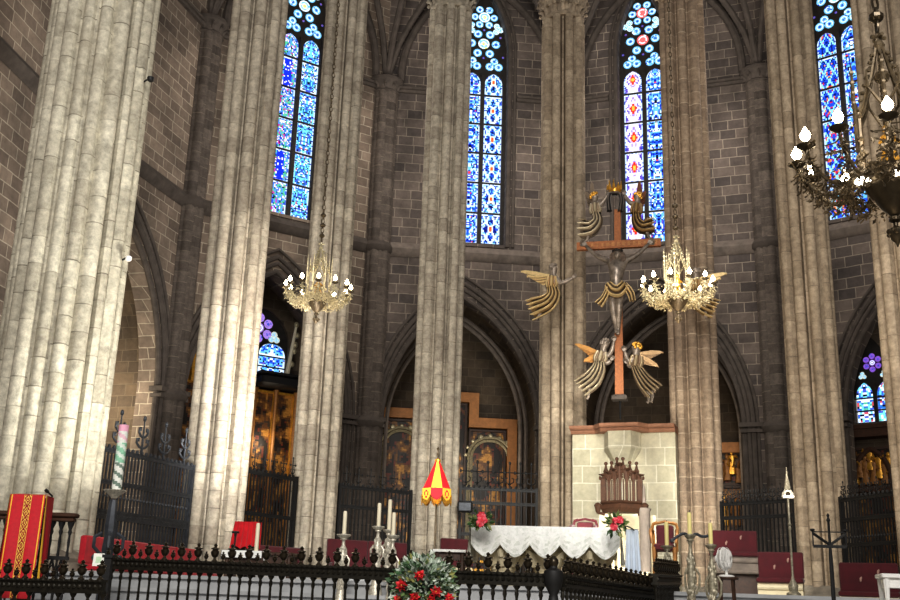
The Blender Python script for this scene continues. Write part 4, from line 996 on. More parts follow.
# ================================================================== SANCTUARY FURNITURE
def bench(label, pa, pb, Ya, Yb, back_h, mat='crim', seatw=.5, base='cream', marks=True, marb=True):
    """pa/pb: top corners of the back; the bench stands on the sanctuary floor"""
    A, B = W(pa[0], pa[1], Ya), W(pb[0], pb[1], Yb); d = Vector((B.x - A.x, B.y - A.y, 0)); L_ = d.length; top = (A.z + B.z) / 2 - FZ
    t = thing('upholstered_bench', label, 'bench', loc=(A.x, A.y, FZ), rz=atan2(d.y, d.x), group='crimson benches round the sanctuary')
    zs = top - back_h; n = max(1, int(L_ / 1.1)); 
    for k in range(n):
        mb = MB(); mb.bevbox((L_ * (k + .5) / n, .06, zs + back_h / 2), (L_ / n - .015, .12, back_h), .025); mb.build('back_panel', mat, t, 30)
    mb = MB(); mb.bevbox((L_ / 2, -seatw / 2 + .02, zs - .05), (L_, seatw, .12), .03); mb.build('seat_cushion', mat, t, 30)
    mb = MB(); zb_ = zs - .11; hb = min(zb_, .42)
    mb.box((L_ / 2, -seatw / 2 + .05, zb_ - hb / 2), (L_ - .04, seatw - .1, hb)); mb.tube([(0.02, -seatw + .1, zb_ - .1), (L_ - .02, -seatw + .1, zb_ - .1)], .06, 8); mb.tube([(0.02, -seatw + .09, zb_ - hb + .05), (L_ - .02, -seatw + .09, zb_ - hb + .05)], .05, 8); mb.build('seat_base', base, t, 30)
    if zb_ > .45:
        mb = MB(); mb.box((L_ / 2, -seatw / 2 + .12, (zb_ - hb) / 2), (L_ - .1, seatw - .24, zb_ - hb)); mb.build('plinth', 'woodd', t, 0)
    if marks:
        for q, zz in ((.36, .42), (.66, .68)):
            mb = MB(); c_ = Vector((L_ * q, -.012, zs + back_h * zz)); mb.ball(c_, (.024, .01, .05), 8); mb.ball(c_ + Vector((.018, 0, .035)), (.016, .01, .03), 8); mb.build('pale_mark', 'mark', t)  # small pale ovals on the back panels
    return t
bench('scarlet bench before the tall grey grille, behind the rail urns', (86, 537.5), (201, 548), 18.9, 24.0, .5, 'redb', base='marble', marks=False)
bench('low crimson bench at the foot of the shadowed fluted pillar', (252, 545), (305, 547.5), 25.3, 26.6, .55, base='marble', marks=False)
bench('crimson bench behind the four white candles', (328, 540.5), (408, 541), 28.0, 29.0, .62, base='marble', marks=False)
bench('small crimson bench between the parasol and the altar', (441, 538.5), (469, 538.5), 27.5, 27.7, .62, marks=False)
bench('crimson bench raised beside the pillar with pale joints, behind the white fan', (708, 530), (757, 531), 26.8, 26.5, .55, base='trim')
bench('crimson bench standing between the bell pole and the broad brown pillar', (757, 552), (803, 552), 24.8, 24.4, .6, base='cream')
bench('crimson bench before the dense black grille, behind the white side table', (838, 563), (898, 562.5), 22.6, 22.1, .6, base='cream')

# altar with its lace cloth
AF = Frame(W(546, 575, 19.6), radians(-9)); AF = AF.at_floor(FZ); 
xl, xr = AF.L(471, 545).x, AF.L(620, 545).x; zt2 = (AF.L(471, 524.5).z + AF.L(620, 528.5).z) / 2; zh = AF.L(545, 557).z
al = thing('altar', 'stone altar table with carved beige supports under a white lace cloth', 'altar', AF)
mb = MB(); mb.bevbox(((xl + xr) / 2, .6, zt2 - .1), (xr - xl - .1, 1.2, .16), .02); mb.build('tabletop', 'cream', al)
for q in (.2, .5, .8):
    x = lerp(xl, xr, q); mb = MB(); 
    mb.lathe([(.34, 0), (.34, .08), (.24, .14), (.22, .3), (.25, .34), (.24, .38), (.3, .5), (.42, zt2 - .3), (.46, zt2 - .26), (.46, zt2 - .17)], 8, (x, .6, 0))
    for k in range(8):
        a_ = 2 * pi * k / 8; d = Vector((cos(a_), sin(a_), 0)); p = Vector((x, .6, .42)) + d * .27
        mb.tube([p, p + d * .08 + Vector((0, 0, .16)), p + d * .2 + Vector((0, 0, .24)), p + d * .17 + Vector((0, 0, .15))], [.08, .09, .07, .05], 5)
    mb.build('support', 'cream', al)
ac_ = thing('altar_cloth', 'white lace cloth with a scalloped hem hanging over the altar', 'altar cloth', Frame(AF.world((0, 0, zt2 - .02)), AF.rz))
L_ = xr - xl; ns = 5.0; drop = zt2 - zh
def hem(u): 
    q = (u * ns) % 1; return drop * (.62 + .42 * (1 - abs(q * 2 - 1) ** 1.6)) * (1 - .0 * u)
def lacec(u, v):
    hz = v; q = (u * ns) % 1
    a = noise.noise(Vector((u * 40, v * 12, 3))); 
    if hz > .9: return srgb(214, 218, 212) if a > 0 else srgb(246, 248, 246)
    if hz > .42: 
        vv = abs(sin(q * pi * 3 + hz * 4)) * abs(sin(hz * 14)); return srgb(222, 226, 220) if vv + a * .5 > .6 else srgb(244, 246, 243)
    return srgb(244, 246, 244) if a > -.25 else srgb(232, 236, 232)
mb = MB(); mb.grid(lambda u, v: Vector((xl + u * L_, -.03 - .018 * sin(u * 70) * v - .03 * v * sin(u * 31), .02 - hem(u) * v)), 150, 22, lacec); mb.build('front_fall', 'paint', ac_, 60)
mb = MB(); mb.grid(lambda u, v: Vector((xl + u * L_, -.03 + v * 1.26, .02)), 20, 8, lambda u, v: srgb(240, 242, 240)); mb.build('top_cover', 'paint', ac_)
for sx, xx in ((-1, xl), (1, xr)):
    mb = MB(); mb.grid(lambda u, v: Vector((xx + sx * (.015 + .035 * v * sin(u * 30) + .04 * v), -.03 + u * 1.26, .02 - drop * (1.12 + .06 * sin(u * 22)) * v)), 40, 12, lambda u, v: srgb(226, 228, 220) if noise.noise(Vector((u * 20, v * 9, 1))) > -.2 else srgb(200, 202, 192)); mb.build('side_fall', 'paint', ac_, 60)  # end falls coloured darker than the front, shade painted into the linen

def bouquet(label, px, py, Y, spread, flowers, cols):
    c = W(px, py, Y); t = thing('bouquet', label, 'flowers', loc=c, group='altar bouquets'); k = Y / 1030; random.seed(int(px)); mb = MB()
    for i in range(70):
        d = Vector((random.gauss(0, 1), random.gauss(-.3, .6), random.gauss(0, 1))).normalized(); p = d * random.uniform(.2, spread * .9) * k * 8; p.z *= .9
        mb.leaf(p, d + Vector((0, -.2, random.uniform(-.4, .4))), random.uniform(.09, .17), .5, random.choice((srgb(70, 110, 56), srgb(52, 86, 44), srgb(130, 150, 90), srgb(170, 176, 120))))
    mb.build('foliage', 'leaf', t, 0)
    for i, (fx, fy, r) in enumerate(flowers):
        mb = MB(); o = Vector(((fx - px) * k, -.14 - .02 * i, (py - fy) * k)); rr = r * k
        for q in range(3):
            for j in range(5 + q):
                a_ = 2 * pi * j / (5 + q) + q; d = Vector((cos(a_), -.5 - .5 * (2 - q), sin(a_))).normalized(); cc = cols[(i + q + j) % len(cols)]
                mb.ball(o + d * rr * (.3 + .24 * q), (rr * .42, rr * .3, rr * .42), 6, cc)
        mb.ball(o + Vector((0, -rr * .5, 0)), rr * .35, 6, cols[0]); mb.build('blossom', 'leaf', t)
    return t
PK = [srgb(232, 62, 84), srgb(244, 110, 124), srgb(214, 40, 62)]
bouquet('bouquet of coral red lilies and leaves at the altar end by the parasol', 480, 521, 19.3, 1.3, ((481, 517, 4.2), (480, 523.5, 4), (484, 521, 3)), PK)
bouquet('bouquet of pink and red roses at the altar end before the throne', 615.5, 525, 18.9, 1.2, ((612.5, 527.5, 3.8), (618, 521, 3.8), (613.5, 521.5, 3)), PK)

# lectern under pale blue-white cloth
LF = Frame(W(632, 575, 18.6), radians(-9)).at_floor(FZ); lt = thing('covered_lectern', 'slim lectern under a long pale blue-white cloth at the end of the altar', 'lectern', LF)
z1 = LF.L(632, 530).z; xa, xb = LF.L(624, 550).x, LF.L(641, 550).x
mb = MB(); mb.box(((xa + xb) / 2, .2, z1 / 2), ((xb - xa) * .5, .2, z1 - .1)); mb.box(((xa + xb) / 2, .15, z1 - .04), ((xb - xa) * .8, .32, .05)); mb.build('stand', 'woodd', lt, 0)
mb = MB(); mb.grid(lambda u, v: Vector((lerp(xa, xb, .5 + (u - .5) * (.72 + .34 * v)), -.06 - .03 * v - .03 * sin(u * 19) * (.3 + v), z1 - (z1 - .02) * v)), 30, 16, None)
mb.grid(lambda u, v: Vector((lerp(xa, xb, .5 + (u - .5) * .72), -.06 + .42 * v, z1 + .01)), 6, 4, None); mb.build('cloth', 'blue', lt, 60)
mb = MB(); p0 = LF.L(626, 531); mb.tube(bez([(p0.x, -.02, z1), (p0.x + .0, -.04, z1 + .06), (LF.L(631, 529).x, -.1, LF.L(631, 528.5).z), (LF.L(634, 531).x, -.14, LF.L(634, 531).z)], 5), .012, 6); mb.build('microphone', 'black', lt)

# bishop's throne: carved canopy back over a stone seat
TF = Frame(W(622, 560, 26.0), radians(-18)).at_floor(FZ)
tz = TF.L(622, 470).z; k = TF.mpp(622, 490)
th = thing('bishop_throne', 'stone bishop throne with a red-brown carved wooden gothic canopy against the cream screen', 'throne', TF)
X = lambda px, py=495: TF.L(px, py).x
Z = lambda py, px=622: TF.L(px, py).z
zb0, zt0 = Z(503), Z(480)
mb = MB()
cxs = [603.5, 610, 616.5, 622.5, 628.5, 634.5, 640.5]; tops = [474, 472, 469.5, 465, 469.5, 472, 474.5]
for i, (cx_, tp) in enumerate(zip(cxs, tops)):
    x = X(cx_); yy = -.42 * (1 - abs(i - 3) / 3.2); post = .1 if i in (0, 6) else .06
    mb.box((x, yy, (zb0 + Z(479)) / 2), (post * 1.2, post, Z(479) - zb0)); mb.lathe([(post * .7, Z(479)), (.05, Z(tp + 5)), (.04, Z(tp + 3.4)), (.06, Z(tp + 3)), (.03, Z(tp + 2.4)), (.11, Z(tp + 1)), (.12, Z(tp + .3)), (.05, Z(tp)), (.03, Z(tp - .5))], 6, (x, yy, 0))
    for q in range(4): zz = lerp(Z(479), Z(tp + 3), q / 4); mb.ball((x - post * .8, yy, zz), .035, 5); mb.ball((x + post * .8, yy, zz), .035, 5)
for i in range(6):
    xa, xb = X(cxs[i]), X(cxs[i + 1]); ya, yb = -.42 * (1 - abs(i - 3) / 3.2), -.42 * (1 - abs(i - 2) / 3.2); up_ = 1 if i in (2, 3) else .6
    m_ = (xa + xb) / 2; ym = (ya + yb) / 2; sp_ = Z(484) ; ap = Z(480) + up_ * .2
    mb.tube([(xa, ya, sp_), (lerp(xa, m_, .4), lerp(ya, ym, .4), lerp(sp_, ap, .6)), (m_, ym, ap), (lerp(m_, xb, .6), lerp(ym, yb, .6), lerp(sp_, ap, .6)), (xb, yb, sp_)], .035, 6)
    mb.tube([(xa, ya, sp_ + .1), (m_, ym, ap + .24), (xb, yb, sp_ + .1)], .03, 6); mb.tube([(m_, ym, ap), (m_, ym, ap + .26)], [.03, .015], 5); mb.ball((m_, ym, ap + .28), .05, 6)
    mb.ball((m_, ym, ap + .08), (.07, .03, .07), 6); mb.tube([(m_, ym, zb0), (m_, ym, sp_ + .08)], .018, 5)
mb.build('canopy', 'wood', th, 30)
mb = MB(); ap_ = [(X(cxs[i]), -.42 * (1 - abs(i - 3) / 3.2) - .02) for i in range(7)]
rings = []
for z, o in ((Z(514), -.16), (Z(513), .02), (Z(509), .1), (Z(505), .06), (Z(503.5), .12), (Z(502), .1)): rings.append([Vector((x * 1.0 + (o * (1 if x > X(622) else -1) * .5), y - o, z)) for x, y in ap_] + [Vector((X(641), .2, z)), Vector((X(603), .2, z))])
mb.loft(rings, True, True); mb.build('canopy_apron', 'wood', th, 30)
for px in (598.5, 645): mb = MB(); mb.lathe([(.03, Z(514)), (.06, Z(512)), (.08, Z(508)), (.1, Z(506)), (.07, Z(504)), (.02, Z(503))], 8, (X(px), -.1, 0)); mb.tube([(X(px), -.1, Z(513)), (X(lerp(px, 622, .3)), -.1, Z(515))], .04, 6); mb.build('pendant', 'wood', th)
# stone niche with a rounded back, side column
xa, xb = X(600, 535), X(641, 535); mid = X(632, 530); zz0 = .0
out = [(xa, 0), (xb, 0), (xb, Z(514)), (xa, Z(514))]; hole = arch_pts(mid, .42, Z(524), Z(516), .12, 8)
plate('niche', out, [hole], .5, 'cream', parent=th, y0=-.1)
mb = MB(); mb.box((mid, .38, Z(514) / 2), (1.1, .06, Z(514))); mb.box((mid, .1, .3), (.9, .7, .5)); mb.build('seat_back', 'cream', th, 0)
mb = MB(); x = X(645, 535); mb.lathe([(.2, 0), (.2, .2), (.15, .28), (.14, .4), (.14, Z(512)), (.17, Z(510)), (.17, Z(508.5)), (.05, Z(507)), (.035, Z(490)), (.005, Z(484))], 10, (x, -.05, 0)); mb.build('side_column', 'trim', th)

# armchairs
def armchair(label, F, wdt, zb_, zs, mat, frame, dep=.55):
    t = thing('armchair', label, 'chair', F)
    mb = MB(); mb.bevbox((0, .06, (zb_ + zs) / 2), (wdt - .1, .08, zb_ - zs - .04), .03); mb.build('backrest', mat, t, 30)
    mb = MB(); mb.bevbox((0, -dep / 2, zs - .05), (wdt - .06, dep, .14), .03); mb.build('seat', mat, t, 30)
    mb = MB()
    for s_ in (-1, 1): mb.tube([(s_ * wdt / 2, .06, zs - .1), (s_ * wdt / 2, .06, zs + (zb_ - zs) * .5), (s_ * (wdt / 2 + .03), .06, zb_ - .1), (s_ * wdt / 2, .06, zb_), (s_ * (wdt / 2 - .08), .06, zb_ + .03)], .035, 6)
    mb.tube([(-wdt / 2, .06, zb_), (0, .06, zb_ + .05), (wdt / 2, .06, zb_)], .03, 6); mb.build('back_frame', frame, t)
    for s_ in (-1, 1):
        mb = MB(); mb.tube(bez([(s_ * wdt / 2, .05, zs + .28), (s_ * (wdt / 2 + .02), -.2, zs + .3), (s_ * (wdt / 2 + .03), -dep + .08, zs + .24), (s_ * wdt / 2, -dep + .04, zs + .02)], 4), .032, 6); mb.build('arm', frame, t)
        for y in (.05, -dep + .04):
            mb = MB(); mb.lathe([(.03, 0), (.045, .05), (.03, .12), (.04, zs * .5), (.03, zs * .6), (.045, zs - .05)], 7, (s_ * (wdt / 2 - .03), y, 0)); mb.build('leg', frame, t)
    return t
F = Frame(W(665.5, 560, 20.6), radians(-14)).at_floor(FZ); armchair('crimson armchair with a curved gilt frame behind the single yellow candle', F, abs(F.L(677, 535).x - F.L(654, 535).x), F.L(665, 524).z, F.L(665, 546).z, 'crim', 'ogold')
F = Frame(W(585, 540, 24.0), radians(-14)).at_floor(FZ); armchair('low crimson chair whose back shows above the altar cloth', F, abs(F.L(595.5, 525).x - F.L(574.5, 525).x), F.L(585, 521).z, F.L(585, 540).z, 'crim', 'crim')
F = Frame(W(243, 565, 18.95), radians(-6)).at_floor(FZ); wz = abs(F.L(259, 535).x - F.L(232, 535).x); zb_ = F.L(245, 522.5).z; zs = F.L(245, 549).z
t = thing('draped_chair', 'chair covered by a bright red pleated cloth on the white-clothed table', 'chair', F)
mb = MB(); mb.box((0, .1, zb_ - .25), (wz * .9, .06, .5)); mb.build('chair_back', 'woodd', t, 0)
for s_ in (-1, 1):
    for y in (.1, -.25): mb = MB(); mb.lathe([(.025, 0), (.03, .3), (.025, zb_ - .5)], 6, (s_ * wz * .38, y, 0)); mb.build('leg', 'woodd', t)
mb = MB(); mb.grid(lambda u, v: Vector(((u - .5) * wz * (.92 + .1 * v), .04 - .05 * sin(u * 32) * (.25 + v) * .6 - .12 * v, zb_ + .02 - (zb_ - zs) * v * (1 + .05 * sin(u * 20)))), 60, 12, None); mb.grid(lambda u, v: Vector(((u - .5) * wz * .92, .04 + .13 * v, zb_ + .02)), 10, 3, None); mb.grid(lambda u, v: Vector(((u - .5) * wz * .95, .17, zb_ + .02 - (zb_ - zs) * v)), 6, 4, None); mb.build('red_cloth', 'red', t, 60)

# tables
def table(label, F, x0, x1, zt_, dep, top, legm, clothm=None, drop=.25, name='side_table', legs=True):
    t = thing(name, label, 'table', F)
    mb = MB(); mb.bevbox(((x0 + x1) / 2, dep / 2, zt_ - .03), (x1 - x0, dep, .06), .012); mb.build('tabletop', top, t, 30)
    for x in (x0 + .06, x1 - .06):
        for y in (.06, dep - .06): mb = MB(); mb.lathe([(.03, 0), (.035, .1), (.025, .2), (.045, zt_ * .55), (.03, zt_ * .7), (.045, zt_ - .06)], 7, (x, y, 0)); mb.build('leg', legm, t)
    mb = MB(); mb.box(((x0 + x1) / 2, dep / 2, zt_ - .12), (x1 - x0 - .1, dep - .1, .12)); mb.build('apron', legm, t, 0)
    return t
def table_cloth(label, F, x0, x1, zt_, dep, drop, mat='white'):
    t = thing('tablecloth', label, 'tablecloth', Frame(F.world((x0, 0, zt_)), F.rz)); w_ = x1 - x0; mb = MB()
    pts = lambda v: (v * drop)
    mb.grid(lambda u, v: Vector((u * w_, dep * v, .012)), 6, 6, None)
    mb.grid(lambda u, v: Vector((u * w_, -.012 - .02 * v * (1 + sin(u * 24)), .012 - drop * v)), 24, 6, None)
    for sx in (0, 1): mb.grid(lambda u, v: Vector((sx * w_ + (sx * 2 - 1) * (.012 + .02 * v * (1 + sin(u * 15))), dep * u, .012 - drop * 1.3 * v)), 14, 6, None)
    mb.build('linen', mat, t, 60); return t
F = Frame(W(250, 580, 17.9), radians(-6)).at_floor(FZ); x0, x1 = F.L(223, 553).x, F.L(292, 553).x; zt_ = F.L(255, 551.5).z
table('dark wooden table with turned legs beside the red-draped chair', F, x0, x1, zt_, .6, 'woodd', 'woodd')
x2 = F.L(262, 553).x; table_cloth('white cloth spread under the red-draped chair', F, x0 - .02, x2, zt_, .62, .12)
F = Frame(W(449, 575, 20.5), radians(-6)).at_floor(FZ); x0, x1 = F.L(434, 551).x, F.L(465, 551).x; zt_ = F.L(450, 550).z
table('small table under a white cloth between the parasol and the altar', F, x0, x1, zt_, .5, 'woodd', 'woodd'); table_cloth('white cloth on the small table between the parasol and the altar', F, x0 - .02, x1 + .02, zt_, .52, .05)
mb = MB()
F2 = Frame(W(893, 590, 14.0), radians(-12)).at_floor(1.0); x0, x1 = F2.L(882, 578).x, F2.L(925, 578).x; zt_ = F2.L(890, 573.5).z
t = table('white side table at the picture edge before the dense black grille', F2, x0, x1, zt_, .5, 'wplas', 'wplas')
# parasol (ceremonial, half closed) on its stand
UF = Frame(W(434.3, 560, 25.0), 0).at_floor(FZ); k = UF.mpp(437, 480); zt_ = UF.L(437, 461).z; zl = UF.L(437, 490).z; zv = UF.L(437, 502).z; zn = UF.L(437, 447).z
t = thing('ceremonial_parasol', 'half-closed red and yellow striped ceremonial parasol before the pale pillar', 'parasol', UF)
mb = MB(); mb.lathe([(.3, 0), (.28, .05), (.05, .1), (.025, .2), (.022, zt_ + .1), (.04, zt_ + .14), (.015, zt_ + .2), (.01, zn - .1), (.04, zn - .05), (.005, zn)], 10); mb.build('pole', 'brassd', t)
RD, YL = srgb(216, 28, 44), srgb(248, 200, 70); ng = 8; r0, r1 = 2.2 * k, 15 * k
for g in range(ng):
    a0, a1 = 2 * pi * (g - .5) / ng - pi / 2, 2 * pi * (g + .5) / ng - pi / 2; cc = YL if g % 2 == 0 else RD; am = (a0 + a1) / 2
    def fn(u, v):
        a_ = lerp(a0, a1, u); r = lerp(r0, r1, v) * (1 - .07 * sin(u * pi) * v); return Vector((r * cos(a_), r * sin(a_), lerp(zt_, zl, v)))
    mb = MB(); mb.grid(fn, 6, 8, lambda u, v: cc); mb.build('canopy_panel', 'paint', t, 60, 'yellow panel' if g % 2 == 0 else 'red panel')
    c2 = RD if g % 2 == 0 else YL
    def fv(u, v):
        a_ = lerp(a0, a1, u); r = r1 * (1 - .07 * sin(u * pi)) + .01; h_ = (zl - zv) * (.55 + .45 * sin(u * pi) ** .7)
        return Vector((r * cos(a_), r * sin(a_), zl + .02 - h_ * v))
    mb = MB(); mb.grid(fv, 8, 6, lambda u, v: (RD if c2 == YL else YL) if abs(abs(u - .5) * 2.2 + abs(v - .5) * 2 - .6) < .22 and c2 == YL else (srgb(170, 16, 34) if c2 == RD and v > .85 else c2)); mb.build('valance', 'paint', t, 60)
    mb = MB()
    for q in range(9): p = fv(q / 8, 1.0); mb.tube([p, p - Vector((0, 0, .1))], [.02, .012], 4)
    mb.build('fringe', 'gold', t)
mb = MB(); mb.lathe([(.02, zt_ + .06), (.07, zt_ + .04), (.075, zt_ - .01), (.05, zt_ - .03)], 10); mb.build('ferrule', 'gold', t)

# candlesticks and candles
def candlestick(label, F, zpan, rpan, zfoot=0.0, mat='silver', rs_=.46, group='tall silver candlesticks'):
    t = thing('candlestick', label, 'candlestick', F, group=group); h = zpan
    prof_ = [(.24, 0), (.24, .06), (.17, .16), (.13, .26), (.12, h * .3), (.14, h * .36), (.11, h * .4), (.13, h * .48), (.1, h * .53), (.135, h * .6), (.12, h * .68), (.13, h * .74), (.09, h * .78), (.115, h * .82), (.06, h * .86), (.05, h * .92), (.09, h * .945), (.045, h * .955)]
    prof_ = [(r_ * rs_, z_) for r_, z_ in prof_]
    mb = MB(); mb.lathe(prof_, 12)
    rnd = random.Random(5)
    for i in range(70):
        zz = rnd.uniform(.3, h * .8); r = pw([(z_, r_) for r_, z_ in prof_], zz) ; a_ = rnd.uniform(0, 2 * pi); mb.ball((r * cos(a_), r * sin(a_), zz), (.02, .02, .04), 5)
    for s_ in range(3):
        a_ = 2 * pi * s_ / 3 - .5; d = Vector((cos(a_), sin(a_), 0)); mb.tube([d * .07 + Vector((0, 0, h * .72)), d * .12 + Vector((0, 0, h * .66)), d * .11 + Vector((0, 0, h * .56)), d * .06 + Vector((0, 0, h * .5))], .018, 5)
    mb.build('stem', mat, t)
    mb = MB(); mb.lathe([(.04, h * .95), (.05, h - .07), (rpan * .45, h - .05), (rpan * .85, h - .02), (rpan, h), (rpan * .95, h + .01), (rpan * .5, h - .03), (.045, h - .02), (.045, h + .02)], 14); mb.build('drip_pan', mat, t)
    return t
def candle(label, F, z0, px, py, mat='wax', r=.05, group='tall altar candles', off=(0, 0)):
    t = thing('candle', label, 'candle', Frame(F.world((off[0], off[1], z0)), F.rz), group=group); h = F.L(px, py).z - z0
    mb = MB(); mb.lathe([(r, 0), (r, h - .03), (r * .8, h), (r * .3, h - .02)], 12); mb.build('wax', mat, t); mb = MB(); mb.tube([(0, 0, h - .03), (.004, 0, h + .02), (.01, 0, h + .035)], .006, 5); mb.build('wick', 'black', t)
for lb, px, ptop, pbot, ppan, rp, Y in (('standing apart beside the fluted pillar', 344, 511, 534, 535, 7.4, 16.4), ('first of the close group of three', 378.3, 503, 526, 527, 6.6, 17.0), ('tallest and rearmost of the close group of three', 389, 499.5, 530, 530.5, 6, 17.6), ('shortest and foremost of the close group of three', 393.5, 512.5, 535, 536, 6.6, 16.6)):
    F = Frame(W(px - 1.5, 560, Y), 0); zf = FZ if Y > 17.2 else (1.0 + .215 * max(0, min(4, int((Y - 15.75) / .48) + 1)) - .003); F = F.at_floor(zf)
    zp = F.L(px - .6, ppan).z; k = F.mpp(px, 530); candlestick('chased silver candlestick ' + lb, F, zp, rp * k); candle('ivory candle ' + lb, F, zp + .015, px, ptop, 'wax', 2.0 * k)
for lb, px, ptop, pbot, rp, Y, br in (('behind the high section of balustrade, before the gilt armchair', 667, 522, 546, 6.5, 18.6, 0), ('with curling branches, between armchair and fan', 690.5, 512.5, 535, 6, 14.6, 1), ('just beside the white fan', 711.5, 523, 545, 6, 14.2, 0)):
    F = Frame(W(px + .8, 580, Y), 0).at_floor(FZ if Y > 17.5 else 1.0); zp = F.L(px + .4, pbot + .5).z; k = F.mpp(px, 540)
    t = candlestick('silver candlestick ' + lb, F, zp, rp * k, mat='silverd', rs_=.42)
    if br:
        for s_ in (-1, 1): mb = MB(); mb.tube(bez([(0, 0, zp - .03), (s_ * .08, -.02, zp + .02), (s_ * .16, -.02, zp - .01), (s_ * .26, -.03, zp - .08 if s_ < 0 else zp - .0)], 5), .022, 6); mb.ball((s_ * .26, -.03, zp - .08 if s_ < 0 else zp), .03, 6); mb.build('branch', 'irong', t)
    candle('yellow candle ' + lb, F, zp + .015, px, ptop, 'waxy', 2.1 * k)
# paschal candle
F = Frame(W(104, 580, 15.4), 0).at_floor(1.0); zp = F.L(115, 491.5).z; k = F.mpp(115, 500)
t = thing('paschal_candle_stand', 'tall dark iron stand with a wide silver dish before the grey grille', 'candle stand', F)
mb = MB(); mb.lathe([(.3, 0), (.3, .08), (.15, .16), (.1, .3)] + [(.075 + .015 * (q % 2), .3 + (zp - .62) * q / 8) for q in range(9)] + [(.07, zp - .2), (.05, zp - .12)], 8)
for q in range(4): a_ = pi * q / 2 + .3; d = Vector((cos(a_), sin(a_), 0)); mb.tube([d * .1 + Vector((0, 0, zp - .9)), d * .2 + Vector((0, 0, zp - .8)), d * .2 + Vector((0, 0, zp - .66)), d * .1 + Vector((0, 0, zp - .6))], .03, 6); mb.ball(d * .17 + Vector((0, 0, zp - .95)), .05, 6)
mb.build('stem', 'irong', t)
mb = MB(); mb.lathe([(.04, zp - .1), (.06, zp - .07), (8 * k, zp - .03), (11.5 * k, zp + .015), (11.2 * k, zp + .02), (7 * k, zp - .01), (.06, zp - .0)], 18); mb.build('dish', 'silver', t)
F2 = Frame(F.world((.02, 0, zp)), 0); c = thing('paschal_candle', 'thick paschal candle spiralled in pale green and white with a pink top', 'candle', F2)
h = F.L(119, 425).z - zp; r = 5 * k; mb = MB(); nz = 40; nn = 20; rings = [[Vector((r * cos(2 * pi * q / nn), r * sin(2 * pi * q / nn), h * i / nz)) for q in range(nn)] for i in range(nz + 1)]
def pc(i, j):
    v = i / nz; s_ = (v * 7 + j / nn * 2) % 1
    if v > .88: return srgb(240, 180, 205)
    if v > .7: return srgb(236, 240, 234) if s_ > .4 else srgb(240, 200, 214)
    if v > .42: return srgb(150, 206, 176) if s_ > .45 else srgb(226, 240, 230)
    return srgb(238, 240, 234) if s_ > .4 else srgb(120, 140, 128)
mb.loft(rings, True, True, pc); mb.build('wax', 'paint', c); mb = MB(); mb.tube([(0, 0, h), (.005, 0, h + .05)], .008, 5); mb.build('wick', 'black', c)

# big lectern under a red banner cloth (front), microphone
F = Frame(W(22, 590, 13.7), radians(4)).at_floor(1.0); k = F.mpp(25, 540); zt_ = F.L(30, 495).z
xa, xb = F.L(11, 500).x, F.L(46, 500).x
t = thing('draped_lectern', 'lectern hung with a red cloth striped in yellow and gold embroidery', 'lectern', F)
mb = MB(); mb.lathe([(.26, 0), (.26, .1), (.12, .16), (.1, zt_ - .3), (.2, zt_ - .15)], 8, ((xa + xb) / 2, .2, 0)); mb.box(((xa + xb) / 2, .14, zt_ - .08), (xb - xa - .04, .3, .1)); mb.build('stand', 'woodd', t, 30)
def rc(u, v):
    if u < .07 and u > .035 or .93 < u < .965: return srgb(244, 196, 60)
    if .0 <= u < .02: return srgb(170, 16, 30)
    if .4 < u < .62:
        x = (u - .51) / .11; z = (v * 9) % 1 - .5
        if abs(x) > .86: return srgb(236, 190, 80)
        d = abs(x) + abs(z) * 2.0
        return srgb(240, 200, 90) if .55 < d < .8 or d < .22 or (d > 1.25 and d < 1.5) else srgb(150, 20, 30)
    return srgb(196, 22, 40)
dr_ = zt_ - .45
mb = MB(); mb.grid(lambda u, v: Vector((lerp(xa, xb, u) , -.04 - .03 * v - .02 * v * sin(u * 11), zt_ - dr_ * v)), 60, 80, rc); mb.grid(lambda u, v: Vector((lerp(xa, xb, u), -.04 + .36 * v, zt_ + .0 + .04 * v)), 30, 8, lambda u, v: rc(u, 0))
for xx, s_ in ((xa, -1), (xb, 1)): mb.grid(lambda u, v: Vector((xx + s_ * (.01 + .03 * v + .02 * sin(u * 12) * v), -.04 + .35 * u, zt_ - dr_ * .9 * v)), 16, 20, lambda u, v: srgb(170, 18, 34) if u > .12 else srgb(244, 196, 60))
mb.build('banner_cloth', 'paint', t, 60)
mb = MB(); p = F.L(50, 497); q = F.L(45, 489.5); mb.tube([(p.x - .02, .15, zt_), (p.x, .1, p.z + .02), (q.x + .03, .05, q.z - .03)], .012, 6); mb.tube([(q.x + .03, .05, q.z - .03), (q.x, .02, q.z)], .022, 6); mb.build('microphone', 'black', t)
# iron stair parapet with wooden handrail behind it
F = Frame(W(40, 590, 14.6), radians(4)).at_floor(1.0); x0, x1 = F.L(-8, 516).x, F.L(78, 516).x; zt_ = F.L(60, 513).z
t = thing('iron_parapet', 'black iron parapet with twisted posts and a wooden handrail behind the red-draped lectern', 'railing', F)
mb = MB(); mb.bevbox(((x0 + x1) / 2, 0, zt_ - .03), (x1 - x0, .2, .06), .015); mb.bevbox(((x0 + x1) / 2, 0, zt_ - .09), (x1 - x0 - .06, .14, .05), .01); mb.build('handrail', 'wood', t, 30)
mb = MB()
for z in (.15, zt_ * .34, zt_ * .62): mb.box(((x0 + x1) / 2, 0, z), (x1 - x0 - .1, .04, .05))
mb.build('rails', 'iron', t, 0)
n = 9
for i in range(n):
    x = lerp(x0 + .08, x1 - .08, i / (n - 1)); mb = MB(); mb.lathe([(.04, 0), (.025, .05)] + [(.015 + .006 * (q % 2), .05 + (zt_ - .35) * q / 14) for q in range(15)] + [(.03, zt_ - .26), (.02, zt_ - .22), (.045, zt_ - .15), (.05, zt_ - .12)], 6, (x, 0, 0)); mb.build('post', 'iron', t)
